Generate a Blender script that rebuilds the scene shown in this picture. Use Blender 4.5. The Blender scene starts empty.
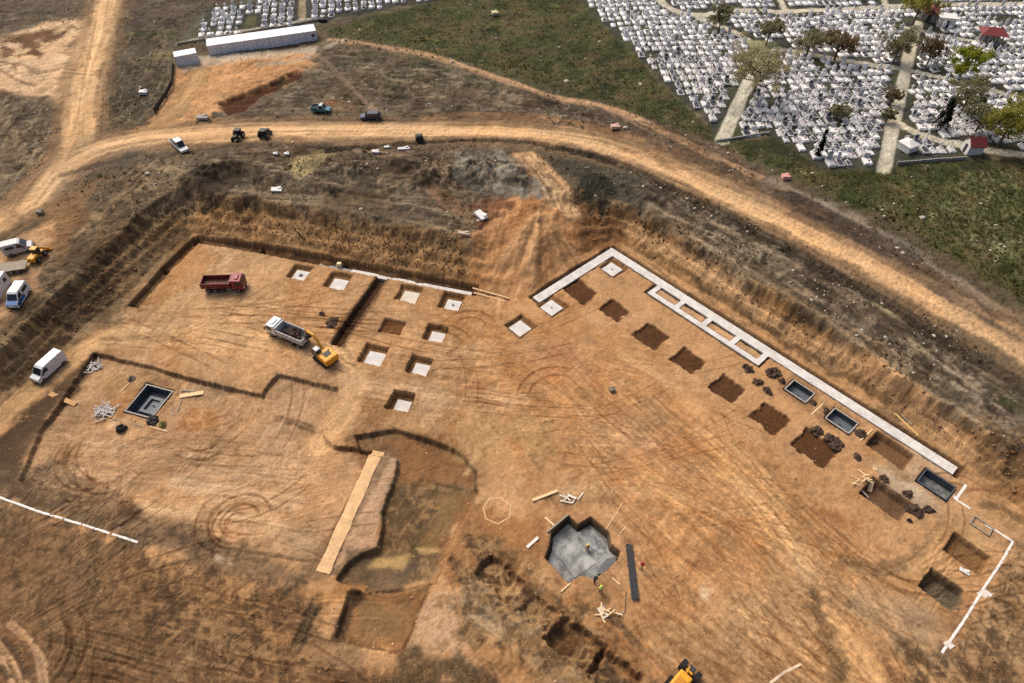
import bpy, bmesh, math, random
import numpy as np
from mathutils import Vector, Matrix
random.seed(7); RNG = np.random.default_rng(11)
PI = math.pi
sc = bpy.context.scene
COL = sc.collection
# ------------------------------------------------------------------ camera
CAM_H, PITCH, FPX = 87.0, math.radians(48.0), 683.0
UP = 5.0                                   # level of the natural ground above the excavated floor
SN, CS = math.sin(PITCH), math.cos(PITCH)
def P(px, py, z=0.0):
    x, v = px - 512.0, py - 341.5
    k = (CAM_H - z) / (FPX * SN + v * CS)
    return (x * k, (FPX * CS - v * SN) * k)
def PP(pts, z=0.0):
    return np.array([P(a, b, z) for a, b in pts])
cam = bpy.data.cameras.new('camera'); co = bpy.data.objects.new('camera', cam); COL.objects.link(co)
co.location = (0, 0, CAM_H); co.rotation_euler = (PI / 2 - PITCH, 0, 0)
cam.sensor_width = 36; cam.lens = 36 * FPX / 1024; cam.clip_end = 8000; cam.clip_start = 1
sc.camera = co
# ------------------------------------------------------------------ light
SUN_EL, SUN_AZ = math.radians(50), math.radians(-38)      # azimuth measured from +Y towards +X
w = bpy.data.worlds.new('World'); sc.world = w; w.use_nodes = True
nt = w.node_tree; bg = nt.nodes['Background']
sky = nt.nodes.new('ShaderNodeTexSky'); sky.sky_type = 'NISHITA'; sky.sun_disc = False
sky.sun_elevation = SUN_EL; sky.sun_rotation = SUN_AZ; sky.dust_density = 7.0; sky.air_density = .7; sky.ozone_density = 0.0
nt.links.new(sky.outputs[0], bg.inputs[0]); bg.inputs[1].default_value = 0.15
sl = bpy.data.lights.new('sun', 'SUN'); sl.energy = 1.3; sl.angle = math.radians(22); sl.color = (1, .965, .915)
so = bpy.data.objects.new('sun', sl); COL.objects.link(so)
sd_ = Vector((math.sin(SUN_AZ) * math.cos(SUN_EL), math.cos(SUN_AZ) * math.cos(SUN_EL), math.sin(SUN_EL)))
so.rotation_euler = sd_.to_track_quat('Z', 'Y').to_euler()
sc.view_settings.view_transform = 'Standard'; sc.view_settings.look = 'None'
sc.view_settings.exposure = 0.22; sc.view_settings.gamma = 1
sc.view_settings.use_curve_mapping = False
sc.render.engine = 'CYCLES'
sc.cycles.max_bounces = 5; sc.cycles.diffuse_bounces = 3; sc.cycles.use_denoising = False; sc.cycles.filter_width = 1.5
# ------------------------------------------------------------------ colour + noise helpers
KALB = 1.15
def lin(c):
    c = np.asarray(c, float) / 255.0
    return np.where(c <= .04045, c / 12.92, ((c + .055) / 1.055) ** 2.4)
def alb(r, g, b):
    c = lin((r, g, b)) / KALB; l = c @ np.array([.3, .6, .1])
    return (c + .11 * (l - c)) * np.array([.945, 1.008, 1.0])
def _h(ix, iy, seed):
    n = (ix.astype(np.int64) * 374761393 + iy.astype(np.int64) * 668265263 + seed * 974711) & 0xFFFFFFFF
    n = ((n ^ (n >> 13)) * 1274126177) & 0xFFFFFFFF
    n = n ^ (n >> 16)
    return (n & 0xFFFF).astype(np.float32) / 65535.0
def vnoise(x, y, seed=0):
    ix = np.floor(x); iy = np.floor(y); fx = (x - ix).astype(np.float32); fy = (y - iy).astype(np.float32)
    ix = ix.astype(np.int64); iy = iy.astype(np.int64)
    fx = fx * fx * (3 - 2 * fx); fy = fy * fy * (3 - 2 * fy)
    a = _h(ix, iy, seed); b = _h(ix + 1, iy, seed); c = _h(ix, iy + 1, seed); d = _h(ix + 1, iy + 1, seed)
    return (a + (b - a) * fx) * (1 - fy) + (c + (d - c) * fx) * fy * 1.0
def fbm(x, y, seed=0, octv=4, gain=.5):
    s = 0; a = 1; t = 0
    c, n = math.cos(.6), math.sin(.6)
    for o in range(octv):
        s = s + a * (vnoise(x, y, seed + o * 17) - .5); t += a; a *= gain
        x, y = (c * x - n * y) * 2.03, (n * x + c * y) * 2.03
    return s / t * 2.2          # about -1..1
def sst(a, b, x):
    t = np.clip((x - a) / (b - a), 0, 1); return t * t * (3 - 2 * t)
# ------------------------------------------------------------------ the terrain grid (one sheet)
v = np.linspace(362, -372, 930)
Yc = (FPX * CS - v * SN) * CAM_H / (FPX * SN + v * CS)
near = -np.geomspace(1, 300, 14)[::-1] + Yc[0]
far = Yc[-1] + np.geomspace(2, 4000, 34)
Yr = np.concatenate([near, Yc, far])
u = np.linspace(-1, 1, 1240)
uo = 1 + np.geomspace(.01, 18, 22)
U = np.concatenate([-uo[::-1], u, uo])
Wd = 512 / FPX * (np.maximum(Yr, Yc[0] - 5) * CS + CAM_H * SN) * 1.10
NR, NC = len(Yr), len(U)
X = (Wd[:, None] * U[None, :]).ravel(); Y = np.repeat(Yr, NC)
N = NR * NC
Z = np.zeros(N)
C = np.zeros((N, 3)); CALM = np.ones(N)
print('terrain verts', N)
n40 = fbm(X / 40, Y / 40, 1, 4); n12 = fbm(X / 12, Y / 12, 2, 4); n4 = fbm(X / 4, Y / 4, 3, 3)
n1 = fbm(X / 1.3, Y / 1.3, 4, 3); n03 = fbm(X / .45, Y / .45, 5, 2); n6b = fbm(X / 6, Y / 6, 9, 4)
WARP = 0.55 * n4 + .3 * n1 + .15 * n03
def bbox_idx(lo, hi):
    r0, r1 = np.searchsorted(Yr, lo[1]), np.searchsorted(Yr, hi[1])
    if r1 <= r0: return np.zeros(0, np.int64)
    s = np.arange(r0 * NC, r1 * NC)
    xs = X[s]
    return s[(xs >= lo[0]) & (xs <= hi[0])]
def sd_poly(poly, x, y):
    n = len(poly); d = np.full(x.shape, 1e18); ins = np.zeros(x.shape, bool)
    for i in range(n):
        ax, ay = poly[i]; bx, by = poly[(i + 1) % n]
        ex, ey = bx - ax, by - ay
        t = np.clip(((x - ax) * ex + (y - ay) * ey) / (ex * ex + ey * ey + 1e-12), 0, 1)
        d = np.minimum(d, (x - ax - t * ex) ** 2 + (y - ay - t * ey) ** 2)
        c = (ay > y) != (by > y)
        if ay != by: ins ^= c & (x < (bx - ax) * (y - ay) / (by - ay) + ax)
    d = np.sqrt(d)
    return np.where(ins, -d, d)
def sd_line(pts, x, y):
    """unsigned distance, signed side offset and arc length for a polyline"""
    best = np.full(x.shape, 1e18); side = np.zeros(x.shape); arc = np.zeros(x.shape); L = 0
    for (ax, ay), (bx, by) in zip(pts[:-1], pts[1:]):
        ex, ey = bx - ax, by - ay; l = math.hypot(ex, ey) + 1e-9
        t = np.clip(((x - ax) * ex + (y - ay) * ey) / (l * l), 0, 1)
        d = np.hypot(x - ax - t * ex, y - ay - t * ey)
        m = d < best
        best = np.where(m, d, best)
        sg = np.sign(ex * (y - ay) - ey * (x - ax))
        side = np.where(m, d * sg, side); arc = np.where(m, L + t * l, arc)
        L += l
    return best, side, arc
def smooth_line(pts, n=6):
    pts = np.asarray(pts, float)
    if len(pts) < 3: return pts
    q = np.vstack([2 * pts[0] - pts[1], pts, 2 * pts[-1] - pts[-2]]); out = []
    for i in range(1, len(q) - 2):
        p0, p1, p2, p3 = q[i - 1:i + 3]
        for k in range(n):
            t = k / n
            out.append(.5 * (2 * p1 + (p2 - p0) * t + (2 * p0 - 5 * p1 + 4 * p2 - p3) * t * t + (3 * p1 - p0 - 3 * p2 + p3) * t ** 3))
    out.append(pts[-1]); return np.array(out)
def mixc(idx, rgb, m):
    C[idx] += (np.asarray(rgb)[None, :] - C[idx]) * m[:, None]
def paint(px, rgb, lvl=0.0, f=1.2, wp=1.5, amt=1.0, pat=None):
    poly = PP(px, lvl) if not isinstance(px, np.ndarray) else px
    pad = f + wp * 2 + 1
    idx = bbox_idx(poly.min(0) - pad, poly.max(0) + pad)
    if not len(idx): return
    d = sd_poly(poly, X[idx], Y[idx]) + WARP[idx] * wp * 2
    m = sst(f, -f, d) * amt
    if pat:
        s, lo, hi, seed = pat[:4]; sy = pat[4] if len(pat) > 4 else s
        ang = pat[5] if len(pat) > 5 else 0
        c, n = math.cos(ang), math.sin(ang)
        xx = X[idx] * c + Y[idx] * n; yy = -X[idx] * n + Y[idx] * c
        m = m * sst(lo, hi, fbm(xx / s, yy / sy, seed, 4))
    mixc(idx, alb(*rgb), m)
def shade(px, k, lvl=0.0, f=1.2, wp=1.5, pat=None):
    """a drier / damper soil tone of what is there, painted slope shade in the yard ditch: multiplies the soil colour"""
    poly = PP(px, lvl) if not isinstance(px, np.ndarray) else px
    pad = f + wp * 2 + 1
    idx = bbox_idx(poly.min(0) - pad, poly.max(0) + pad)
    if not len(idx): return
    m = sst(f, -f, sd_poly(poly, X[idx], Y[idx]) + WARP[idx] * wp * 2)
    if pat:
        s, lo, hi, seed = pat[:4]; sy = pat[4] if len(pat) > 4 else s; ang = pat[5] if len(pat) > 5 else 0
        c, n = math.cos(ang), math.sin(ang)
        m = m * sst(lo, hi, fbm((X[idx] * c + Y[idx] * n) / s, (-X[idx] * n + Y[idx] * c) / sy, seed, 4))
    C[idx] *= 1 + (np.asarray(k) - 1) * m[:, None]
def lane(px, rgb, width, lvl=0.0, f=.5, wp=.4, amt=1.0, streak=.25, sink=0.0, seed=0, world=False, smooth=True, fine=.35, brk=0):
    pts = np.asarray(px, float) if world else PP(px, lvl)
    if smooth: pts = smooth_line(pts)
    pad = width + f + wp * 2 + 1
    idx = bbox_idx(pts.min(0) - pad, pts.max(0) + pad)
    if not len(idx): return
    d, s, a = sd_line(pts, X[idx], Y[idx])
    d2 = d + WARP[idx] * wp * 2
    m = sst(width / 2 + f, width / 2 - f, d2) * amt
    if brk: m = m * (1 - brk + brk * sst(-.35, .25, n6b[idx] + .5 * n4[idx]))
    st = fbm((s + .15 * n4[idx] + .5 * n12[idx]) / fine, a / 26, 50 + seed, 3) + .6 * fbm(s / 1.6, a / 40, 80 + seed, 2)
    c = (alb(*rgb)[None, :] if rgb is not None else C[idx]) * (1 + streak * st)[:, None]
    C[idx] += (c - C[idx]) * m[:, None]
    if sink: Z[idx] -= sink * m * (.7 + .5 * st)
def flecks(px, rgb, lvl=0.0, s=.8, amt=.7, dens=.15, seed=0, f=1.5, wp=1.5):
    for q, an in enumerate((.3, 1.4, 2.5)):
        paint(px, rgb, lvl, f, wp, amt, (s, dens, dens + .35, 300 + seed * 7 + q, s * 2.8, an))
def grain(px, rgb, a, b, lvl=0.0, s=.7, ratio=8, amt=.6, dens=.1, seed=0, f=1.5, wp=1.5):
    p0, p1 = P(*a, lvl), P(*b, lvl); an = math.atan2(p1[1] - p0[1], p1[0] - p0[0])
    paint(px, rgb, lvl, f, wp, amt, (s * ratio, dens, dens + .4, 500 + seed, s, an))
def rut(pts, k, width=.34, gauge=1.9, depth=.05, full=0):
    pts = np.asarray(pts); pad = gauge + 1
    idx = bbox_idx(pts.min(0) - pad, pts.max(0) + pad)
    if not len(idx): return
    d, s, a = sd_line(pts, X[idx], Y[idx])
    Lt = float(np.hypot(*np.diff(pts, axis=0).T).sum()); live = (a > .02) & (a < Lt - .02)
    endf = sst(0, 3, a) * sst(Lt, Lt - 3, a)
    e = np.abs(np.abs(s + .2 * n4[idx]) - gauge / 2)
    m = sst(width / 2 + .15, width / 2 - .12, e) * np.clip(.75 + full + .9 * n6b[idx] + .5 * n1[idx], 0, 1)
    m = m * (d < pad - .3) * live * endf
    C[idx] *= 1 + (np.asarray(k) - 1) * m[:, None]
    Z[idx] -= depth * m
    # squeezed-up lips
    e2 = np.abs(e - width * .75); l = sst(.2, .0, e2) * (d < pad - .3) * live * endf
    Z[idx] += depth * .6 * l; C[idx] *= 1 + .06 * l[:, None]
def dig(poly, depth, edge=.35, wp=.1, rgb=None, lvl=0.0, wall=None, fade=None, vary=0):
    poly = PP(poly, lvl) if not isinstance(poly, np.ndarray) else poly
    idx = bbox_idx(poly.min(0) - 3, poly.max(0) + 3)
    d = sd_poly(poly, X[idx], Y[idx]) + WARP[idx] * wp * 2
    m = sst(edge / 2, -edge / 2, d)
    if fade:
        a_, b_ = fade; e_ = np.array(b_) - np.array(a_); m = m * sst(0, 1, ((X[idx] - a_[0]) * e_[0] + (Y[idx] - a_[1]) * e_[1]) / (e_ @ e_))
    Z[idx] -= depth * m * (1 + vary * n6b[idx])
    if rgb is not None: mixc(idx, alb(*rgb), sst(edge / 2 + .15, -edge / 2, d))
    if wall is not None: mixc(idx, alb(*wall), sst(edge / 2 + .1, edge / 2 - .1, d) * sst(-edge / 2 - .25, -edge / 2 + .1, d))
def mound(px, py, rx, ry, h, ang=0, lvl=0.0, rgb=None, rough=.3):
    x0, y0 = P(px, py, lvl); R = max(rx, ry) * 1.8
    idx = bbox_idx((x0 - R, y0 - R), (x0 + R, y0 + R))
    c, n = math.cos(ang), math.sin(ang)
    a = ((X[idx] - x0) * c + (Y[idx] - y0) * n) / rx; b = (-(X[idx] - x0) * n + (Y[idx] - y0) * c) / ry
    r = np.sqrt(a * a + b * b) + .18 * n4[idx]
    m = sst(1.15, 0, r)
    Z[idx] += h * m * (1 + rough * n1[idx] + rough * n4[idx])
    if rgb is not None: mixc(idx, alb(*rgb), sst(1.1, .75, r))
# ------------------------------------------------------------------ terrain: levels
CREST = [(-260,520),(0,345),(45,303),(90,258),(140,212),(172,190),(190,181),(215,196),(262,200),(330,213),(400,226),(470,238),
         (490,214),(515,199),(552,188),(582,190),(600,200),(640,206),(690,238),(745,275),(800,308),(860,345),(930,395),(1000,437),(1100,500),(1500,760),(1500,1200),(-260,1200)]
TOE = [(-300,600),(0,408),(40,368),(85,325),(125,296),(160,260),(193,232),(300,258),(400,280),(500,300),(528,296),(562,268),
       (612,238),(700,290),(760,326),(850,380),(965,462),(1040,525),(1500,850),(1500,1200),(-300,1200)]
cp, tp = PP(CREST, UP), PP(TOE, 0)
dc = sd_poly(cp, X, Y) + 1.6 * n12 + .8 * n4 + .25 * n1
dt = sd_poly(tp, X, Y) + .3 * n4
t = np.clip(dt, 0, None) / (np.clip(dt, 0, None) + np.clip(-dc, 0, None) + 1e-6)
t = np.where(dc > 0, 1, np.where(dt < 0, 0, t))
prof = .87 * t + .13 * sst(.70, .98, t) + np.where((t > 0) & (t < 1), .035 * np.sin(t * 25 + 2.5 * n12) * np.sin(np.pi * t), 0)
far_fade = 1.0
Z += UP * prof
slope_m = (t > .002) & (t < .998)
upper = dc > 0
Z += np.where(upper, sst(0, 3, dc) * (.35 * n12 + .22 * n4 + .06 * n1), 0)
Z += slope_m * (.40 * n4 + .14 * n1 + .07 * n03) * (1 - .75 * np.exp(-((X - P(528, 250, 2)[0]) / 11) ** 2))
# erosion runnels down the north and the east face
# ------------------------------------------------------------------ base soils
base_out = alb(98, 80, 60); base_in = alb(183, 133, 84)
C[:] = base_out
C += (alb(78, 68, 46) - C) * (sst(-.1, .5, n40) * .7)[:, None]
C += (alb(142, 122, 92) - C) * (sst(.15, .6, n6b) * .55)[:, None]
C += (alb(62, 54, 40) - C) * (sst(.1, .55, n4 + .3 * n12) * .5)[:, None]
C[dt < 0] = base_in
FLOOR = TOE
shade(FLOOR, (.86, .84, .82), f=2, pat=(9, .0, .7, 21))
shade(FLOOR, (1.12, 1.13, 1.15), f=2, pat=(5, .1, .7, 22, 16, .5))
# faces: brown with runnels
fidx = np.where(slope_m)[0]
run = fbm(X[fidx] / .9 + 1.5 * n4[fidx], Y[fidx] / 6, 31, 3)
runE = fbm((X[fidx] * .75 + Y[fidx] * .66) / 6, (X[fidx] * -.66 + Y[fidx] * .75) / .9, 32, 3)
fcol = alb(150, 108, 64)[None, :] * (1 + .20 * run + .30 * n1[fidx] + .25 * n6b[fidx])[:, None]
tt = t[fidx] + .12 * n4[fidx] + .08 * n1[fidx]
top = alb(86, 70, 50)[None, :] * (1 + .5 * n1[fidx] + .3 * n03[fidx])[:, None]
fcol += (top - fcol) * (sst(.55, .98, tt + .25 * n6b[fidx]) * .8)[:, None]
C[fidx] = fcol
C += (alb(150, 128, 98) - C) * (np.exp(-((dc + .2) / .55) ** 2) * sst(-.35, .3, n12 + .4 * n4) * .6)[:, None]
# left bank: dark rough earth
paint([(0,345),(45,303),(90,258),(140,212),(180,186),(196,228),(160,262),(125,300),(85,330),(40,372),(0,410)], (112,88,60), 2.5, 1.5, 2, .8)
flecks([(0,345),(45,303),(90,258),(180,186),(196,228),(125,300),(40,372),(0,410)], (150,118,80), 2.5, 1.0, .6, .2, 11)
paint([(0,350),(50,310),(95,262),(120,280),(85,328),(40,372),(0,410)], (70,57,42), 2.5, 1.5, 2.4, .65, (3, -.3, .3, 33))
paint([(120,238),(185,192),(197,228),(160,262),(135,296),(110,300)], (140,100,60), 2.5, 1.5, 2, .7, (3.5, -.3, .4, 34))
paint([(100,190),(150,150),(190,150),(200,190),(140,215),(90,262),(45,303),(0,340),(0,300),(45,290)], (118,96,68), UP, 2, 2.5, .8)
paint([(100,190),(150,160),(185,170),(180,190),(110,240),(75,275),(50,295),(75,240)], (176,144,102), UP, 1, 2, .8, (2.5, .0, .5, 35, 9, .8))
# east face top: dark litter; bottom orange
paint([(640,206),(690,238),(745,275),(800,308),(860,345),(930,395),(1000,437),(1024,470),(985,445),(900,395),(800,335),(740,300),(690,262),(640,232)], (100,76,48), 4, 1.5, 2, .8, (3, -.4, .3, 36))
paint([(930,365),(1024,415),(1024,530),(990,470),(940,420)], (128,98,66), 3, 2, 2, .8, (2.5, -.3, .4, 37))
paint([(760,300),(850,350),(930,410),(900,400),(840,370),(770,325)], (82,64,44), 3, 1.5, 2, .7, (2.5, -.2, .4, 38))
# ramp of tipped orange clay in the north
paint([(470,238),(490,220),(530,205),(555,215),(580,235),(590,262),(560,285),(530,302),(500,298),(470,290)], (186,130,78), 1.5, 1.0, .8, .97)
shade([(470,238),(490,220),(530,205),(555,215),(580,235),(590,262),(560,285),(530,302),(500,298),(470,290)], (.78,.73,.68), 1.5, 1, 1, (.8, -.1, .5, 39, 7, -.15))
paint([(560,205),(600,205),(640,225),(610,240),(580,240)], (124,82,44), 3, 1.5, 1.2, .9)
mound(535, 240, 9, 11, 2.6, 0, 2.2, None, .06); mound(556, 205, 5, 9, 1.0, .4, 4.5, None, .1)
shade([(500,240),(530,208),(548,212),(530,250),(505,298),(490,290)], (.88,.84,.8), 1.5, 1.2, 1)
# long terraces on the cut slopes
grain([(600,205),(690,238),(860,345),(1024,450),(1024,520),(960,465),(760,330),(620,245)], (84,62,40), (690,262), (900,398), 2.5, .9, 9, .6, .0, 71); grain([(600,205),(690,238),(860,345),(1024,450),(1024,520),(960,465),(760,330),(620,245)], (172,124,72), (690,262), (900,398), 2.5, .9, 8, .55, .05, 72)
grain([(195,200),(330,213),(470,238),(490,290),(400,280),(193,232)], (176,128,76), (240,225), (440,262), 2.5, 1.0, 5, .5, .0, 73)
grain([(0,345),(45,303),(90,258),(180,186),(196,228),(125,300),(40,372),(0,410)], (150,118,80), (50,330), (160,230), 2.5, .8, 8, .6, .05, 74)
# ------------------------------------------------------------------ upper ground
# sandy field top left
paint([(-60,42),(0,38),(45,20),(88,18),(92,40),(78,70),(66,105),(40,96),(0,92),(-60,95)], (206,164,120), UP, 1.5, 2.5)
paint([(0,36),(70,24),(72,32),(40,42),(42,56),(0,60)], (98,62,36), UP, 1.5, 2.2, .92, (4, -.5, .1, 41))
lane([(0,66),(20,64),(40,72),(80,66)], (150,110,74), 1.2, UP, amt=.7)
lane([(0,70),(18,80),(34,86)], (120,84,54), 1.0, UP, amt=.7); lane([(2,62),(14,66),(16,74)], (110,78,50), .9, UP, amt=.7)
paint([(0,90),(12,92),(8,100),(0,100)], (80,52,32), UP)
paint([(-60,-30),(110,-30),(92,10),(60,14),(0,32),(-60,36)], (104,86,68), UP, 1, 2, .9)
paint([(-60,98),(0,95),(40,98),(60,108),(56,150),(30,175),(0,195),(-60,230)], (112,92,68), UP, 1, 2, .9)
paint([(0,100),(50,105),(54,145),(0,190)], (160,134,98), UP, 1, 2.5, .8, (3, .05, .4, 42, 8, .4))
paint([(0,100),(50,105),(54,145),(0,190)], (72,60,44), UP, 1, 2.5, .8, (3, .1, .5, 43, 8, .4))
# scrub island between the two roads
paint([(120,15),(150,30),(174,38),(176,66),(165,95),(150,115),(125,138),(98,132),(92,120),(100,95),(110,70),(114,45)], (92,80,58), UP, 1, 2)
paint([(105,72),(168,62),(172,80),(150,112),(118,130),(94,125)], (64,56,42), UP, 1, 2, .8, (4, -.4, .2, 44))
paint([(122,30),(168,36),(172,60),(130,62)], (150,128,88), UP, 1, 2, .75, (2.5, .0, .4, 45, 6, .9))
paint([(100,110),(112,118),(122,136),(104,134)], (150,128,96), UP, 1, 2, .7, (2, -.2, .3, 46))
paint([(130,-30),(300,-30),(300,5),(205,12),(178,34),(150,28),(124,12)], (90,74,58), UP, 1, 2, .9)
paint([(130,34),(175,28),(176,38),(150,36)], (84,86,44), UP, 1, 1.5, .7)
# cemetery strip at the back
paint([(176,44),(205,8),(300,-10),(440,-30),(450,0),(330,22),(320,26),(205,42)], (86,82,62), UP, 1, 1)
# orange yard
paint([(176,66),(205,58),(318,50),(330,58),(322,68),(300,78),(285,90),(248,98),(225,112),(200,120),(140,138),(150,118),(168,95)], (192,138,86), UP, 1, 1.5)
shade([(176,66),(318,54),(300,78),(248,98),(200,120),(150,130)], (.86,.83,.8), UP, 1, 1.5, (1.6, -.1, .6, 47, 7, .8))
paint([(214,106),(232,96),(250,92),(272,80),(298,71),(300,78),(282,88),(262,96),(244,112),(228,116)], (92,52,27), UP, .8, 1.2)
paint([(180,62),(200,56),(318,46),(322,52),(205,66),(182,72)], (196,176,150), UP, .8, .8, .6)
# grass and scrub, top centre
paint([(322,30),(345,22),(440,0),(470,-30),(590,-30),(600,10),(645,66),(705,128),(722,142),(690,135),(640,112),(590,95),(540,85),(460,62),(400,46),(330,42)], (78,72,44), UP, 1.5, 2)
paint([(322,46),(400,52),(470,72),(540,98),(600,110),(600,122),(430,118),(300,118),(240,116),(262,98),(300,80),(320,66)], (112,92,70), UP, 1.5, 2)
paint([(325,48),(420,58),(500,82),(500,105),(420,100),(350,85)], (74,72,44), UP, 1.5, 3, .85, (7, -.3, .3, 51))
paint([(270,66),(330,66),(370,95),(300,110)], (70,66,42), UP, 1.5, 3, .8, (5, -.2, .4, 52))
paint([(250,95),(330,90),(420,112),(300,120),(245,116)], (165,146,118), UP, 1, 2.5, .8, (2.5, .0, .5, 53, 8, .1))
paint([(460,90),(600,110),(640,118),(600,128),(460,114)], (140,114,86), UP, 1, 2.5, .85, (4, -.4, .3, 54, 10, .1))
paint([(322,100),(352,98),(352,110),(326,112)], (160,105,64), UP, .8, 1.5)
paint([(400,28),(440,22),(450,38),(410,42)], (112,84,56), UP, 2, 2, .6)
for q, (a, b, cc) in enumerate([((500,4),(640,64),(54,62,26)), ((430,8),(560,60),(94,80,56)), ((560,40),(680,120),(58,54,34)), ((440,24),(640,100),(66,64,36))]):
    paint([(a[0],a[1]),(b[0]-40,a[1]-4),(b[0],b[1]),(b[0]-20,b[1]+6),(a[0]+20,b[1]-10)], cc, UP, 3, 4, .75, (8, -.05, .4, 55 + q, 14, .2))
paint([(600,34),(618,30),(640,60),(632,66),(612,56)], (62,76,24), UP, 1.5, 2, .9)
paint([(630,60),(700,118),(712,130),(690,128),(650,95)], (50,56,26), UP, 2, 2.5, .8)
paint([(585,0),(640,66),(700,122),(722,140),(730,150),(700,138),(640,80),(592,22)], (46,44,30), UP, 1.5, 1.2, .75)
# strip between main road and cemetery
paint([(540,98),(600,106),(660,124),(720,148),(780,180),(820,205),(900,248),(960,290),(1024,330),(1024,360),(960,318),(900,280),(820,236),(740,196),(660,160),(600,140),(540,128)], (106,82,62), UP, 1, 1.5)
paint([(540,96),(590,108),(600,120),(560,128),(540,118)], (92,80,66), UP, 1, 1.5, .8)
paint([(770,178),(830,208),(850,228),(800,210),(760,190)], (150,134,118), UP, .8, 1.5, .8, (1.5, -.2, .4, 60))
# grass east
paint([(722,142),(775,138),(830,172),(890,172),(960,162),(1024,158),(1120,170),(1120,360),(1024,300),(960,262),(900,226),(850,202),(800,180),(760,164)], (68,72,32), UP, 1.2, 1.5)
paint([(830,180),(960,180),(960,240),(900,224),(850,200)], (66,78,28), UP, 2, 3, .8, (9, -.3, .4, 61))
paint([(960,175),(1024,170),(1024,295),(960,255),(930,220)], (108,98,64), UP, 2, 3, .5, (2.2, .15, .5, 62, 5, .8))
paint([(722,142),(775,138),(830,172),(960,160),(1024,158),(1024,172),(960,176),(830,186),(770,160)], (44,42,26), UP, 1.2, 2, .75)
paint([(760,150),(800,165),(840,190),(800,178)], (92,84,46), UP, 2, 2, .6, (4, -.2, .4, 63))
# rough ground between the main road and the pit
paint([(205,152),(300,147),(440,146),(520,152),(560,170),(560,186),(500,200),(470,234),(330,212),(262,199),(215,194),(196,176)], (92,78,58), UP, 1, 1.5)
paint([(210,160),(330,170),(440,180),(470,226),(400,218),(260,192)], (140,116,84), UP, 1, 2, .7, (2.4, .0, .45, 64, 7, .1))
paint([(210,160),(330,170),(440,180),(470,226),(400,218),(260,192)], (58,54,36), UP, 1, 2, .75, (4, .05, .4, 65))
paint([(292,158),(322,150),(334,154),(320,166),(300,178),(290,172)], (160,136,84), UP, .8, 1.2, .9)
paint([(452,152),(500,150),(530,168),(550,190),(552,202),(530,200),(500,196),(470,190),(455,178)], (128,122,108), UP, .8, 2, .95, (1.6, -.7, .3, 66))
paint([(452,152),(500,150),(530,168),(550,190),(530,200),(480,196)], (70,66,56), UP, .8, 2, .8, (1.3, .05, .4, 67))
paint([(380,150),(410,146),(425,162),(400,170)], (58,46,34), UP, .8, 1.5, .85)
paint([(512,154),(534,152),(548,166),(570,188),(580,206),(566,210),(552,200),(535,180),(515,166)], (204,152,98), UP, .8, .9)
shade([(512,154),(534,152),(548,166),(570,188),(580,206),(566,210),(535,180)], (.74,.68,.62), UP, .8, .9, (.7, .0, .5, 68, 6, -1.1))
paint([(556,160),(590,162),(640,176),(680,205),(640,205),(600,198),(578,190)], (76,68,54), UP, 1, 1.5, .95)
paint([(575,178),(600,178),(615,200),(604,206),(582,192)], (48,46,36), UP, 1, 1.5, .85)
paint([(640,180),(730,215),(830,270),(940,345),(1024,400),(1024,440),(930,395),(800,308),(690,238),(640,206)], (96,82,62), UP, 1, 1.5, .95)
paint([(640,180),(730,215),(830,270),(940,345),(1024,400),(1024,440),(930,395),(800,308),(690,238),(640,206)], (152,132,102), UP, 1, 2.5, .75, (1.8, .05, .45, 69, 6, -.6))
paint([(650,190),(760,240),(860,300),(1000,390),(990,420),(850,335),(690,235)], (60,52,38), UP, 1, 2.5, .75, (3, .1, .45, 70, 6, -.6))
paint([(742,246),(768,254),(770,264),(750,258)], (62,80,30), UP, .8, 1.2, .85); paint([(994,386),(1016,396),(1016,406),(998,402)], (66,74,36), UP, .8, 1.2, .8)
paint([(868,302),(884,302),(900,318),(888,322)], (168,150,106), UP, .6, .8, .9)
paint([(470,200),(500,196),(520,205),(490,218),(478,224)], (116,72,42), UP, 1, 1.5, .85)
WILD = [([(205,152),(300,147),(440,146),(520,152),(560,186),(500,200),(470,234),(330,212),(215,194)],(166,136,104)), ([(640,180),(730,215),(830,270),(940,345),(1024,400),(1024,440),(930,395),(800,308),(690,238),(640,206)],(164,138,110)),
 ([(322,46),(470,72),(600,110),(600,122),(430,118),(240,116),(300,80)],(158,136,106)), ([(540,98),(660,124),(780,180),(900,248),(1024,330),(1024,360),(900,280),(740,196),(600,140)],(150,120,92)), ([(0,95),(60,108),(56,150),(0,195)],(176,150,112)), ([(120,15),(174,38),(165,95),(125,138),(98,132),(110,70)],(146,126,92)), ([(100,190),(150,150),(200,190),(140,215),(45,303),(0,340),(0,300)],(168,136,96)), ([(130,-30),(300,-30),(205,12),(178,34),(124,12)],(124,106,84)), ([(-60,-30),(110,-30),(92,10),(0,32)],(136,114,90))]
DIRS = [((215,160),(470,185)), ((690,225),(930,375)), ((300,95),(560,110)), ((640,130),(960,300)), ((0,180),(50,110)), ((110,120),(150,40)), ((60,290),(180,180)), ((130,10),(280,-15)), ((0,10),(90,0))]
for k, (q, c) in enumerate(WILD):
    a_, b_ = DIRS[k]
    grain(q, c, a_, b_, UP, .8, 7, .75, .08, k); grain(q, (66,52,39), a_, b_, UP, .9, 6, .7, .08, 20 + k)
    flecks(q, c, UP, .8, .5, .22, 20 + k); flecks(q, (60,48,36), UP, 1.0, .5, .22, 40 + k)
    grain(q, (104,86,66), a_, b_, UP, 3.0, 3, .6, .0, 40 + k)
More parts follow.
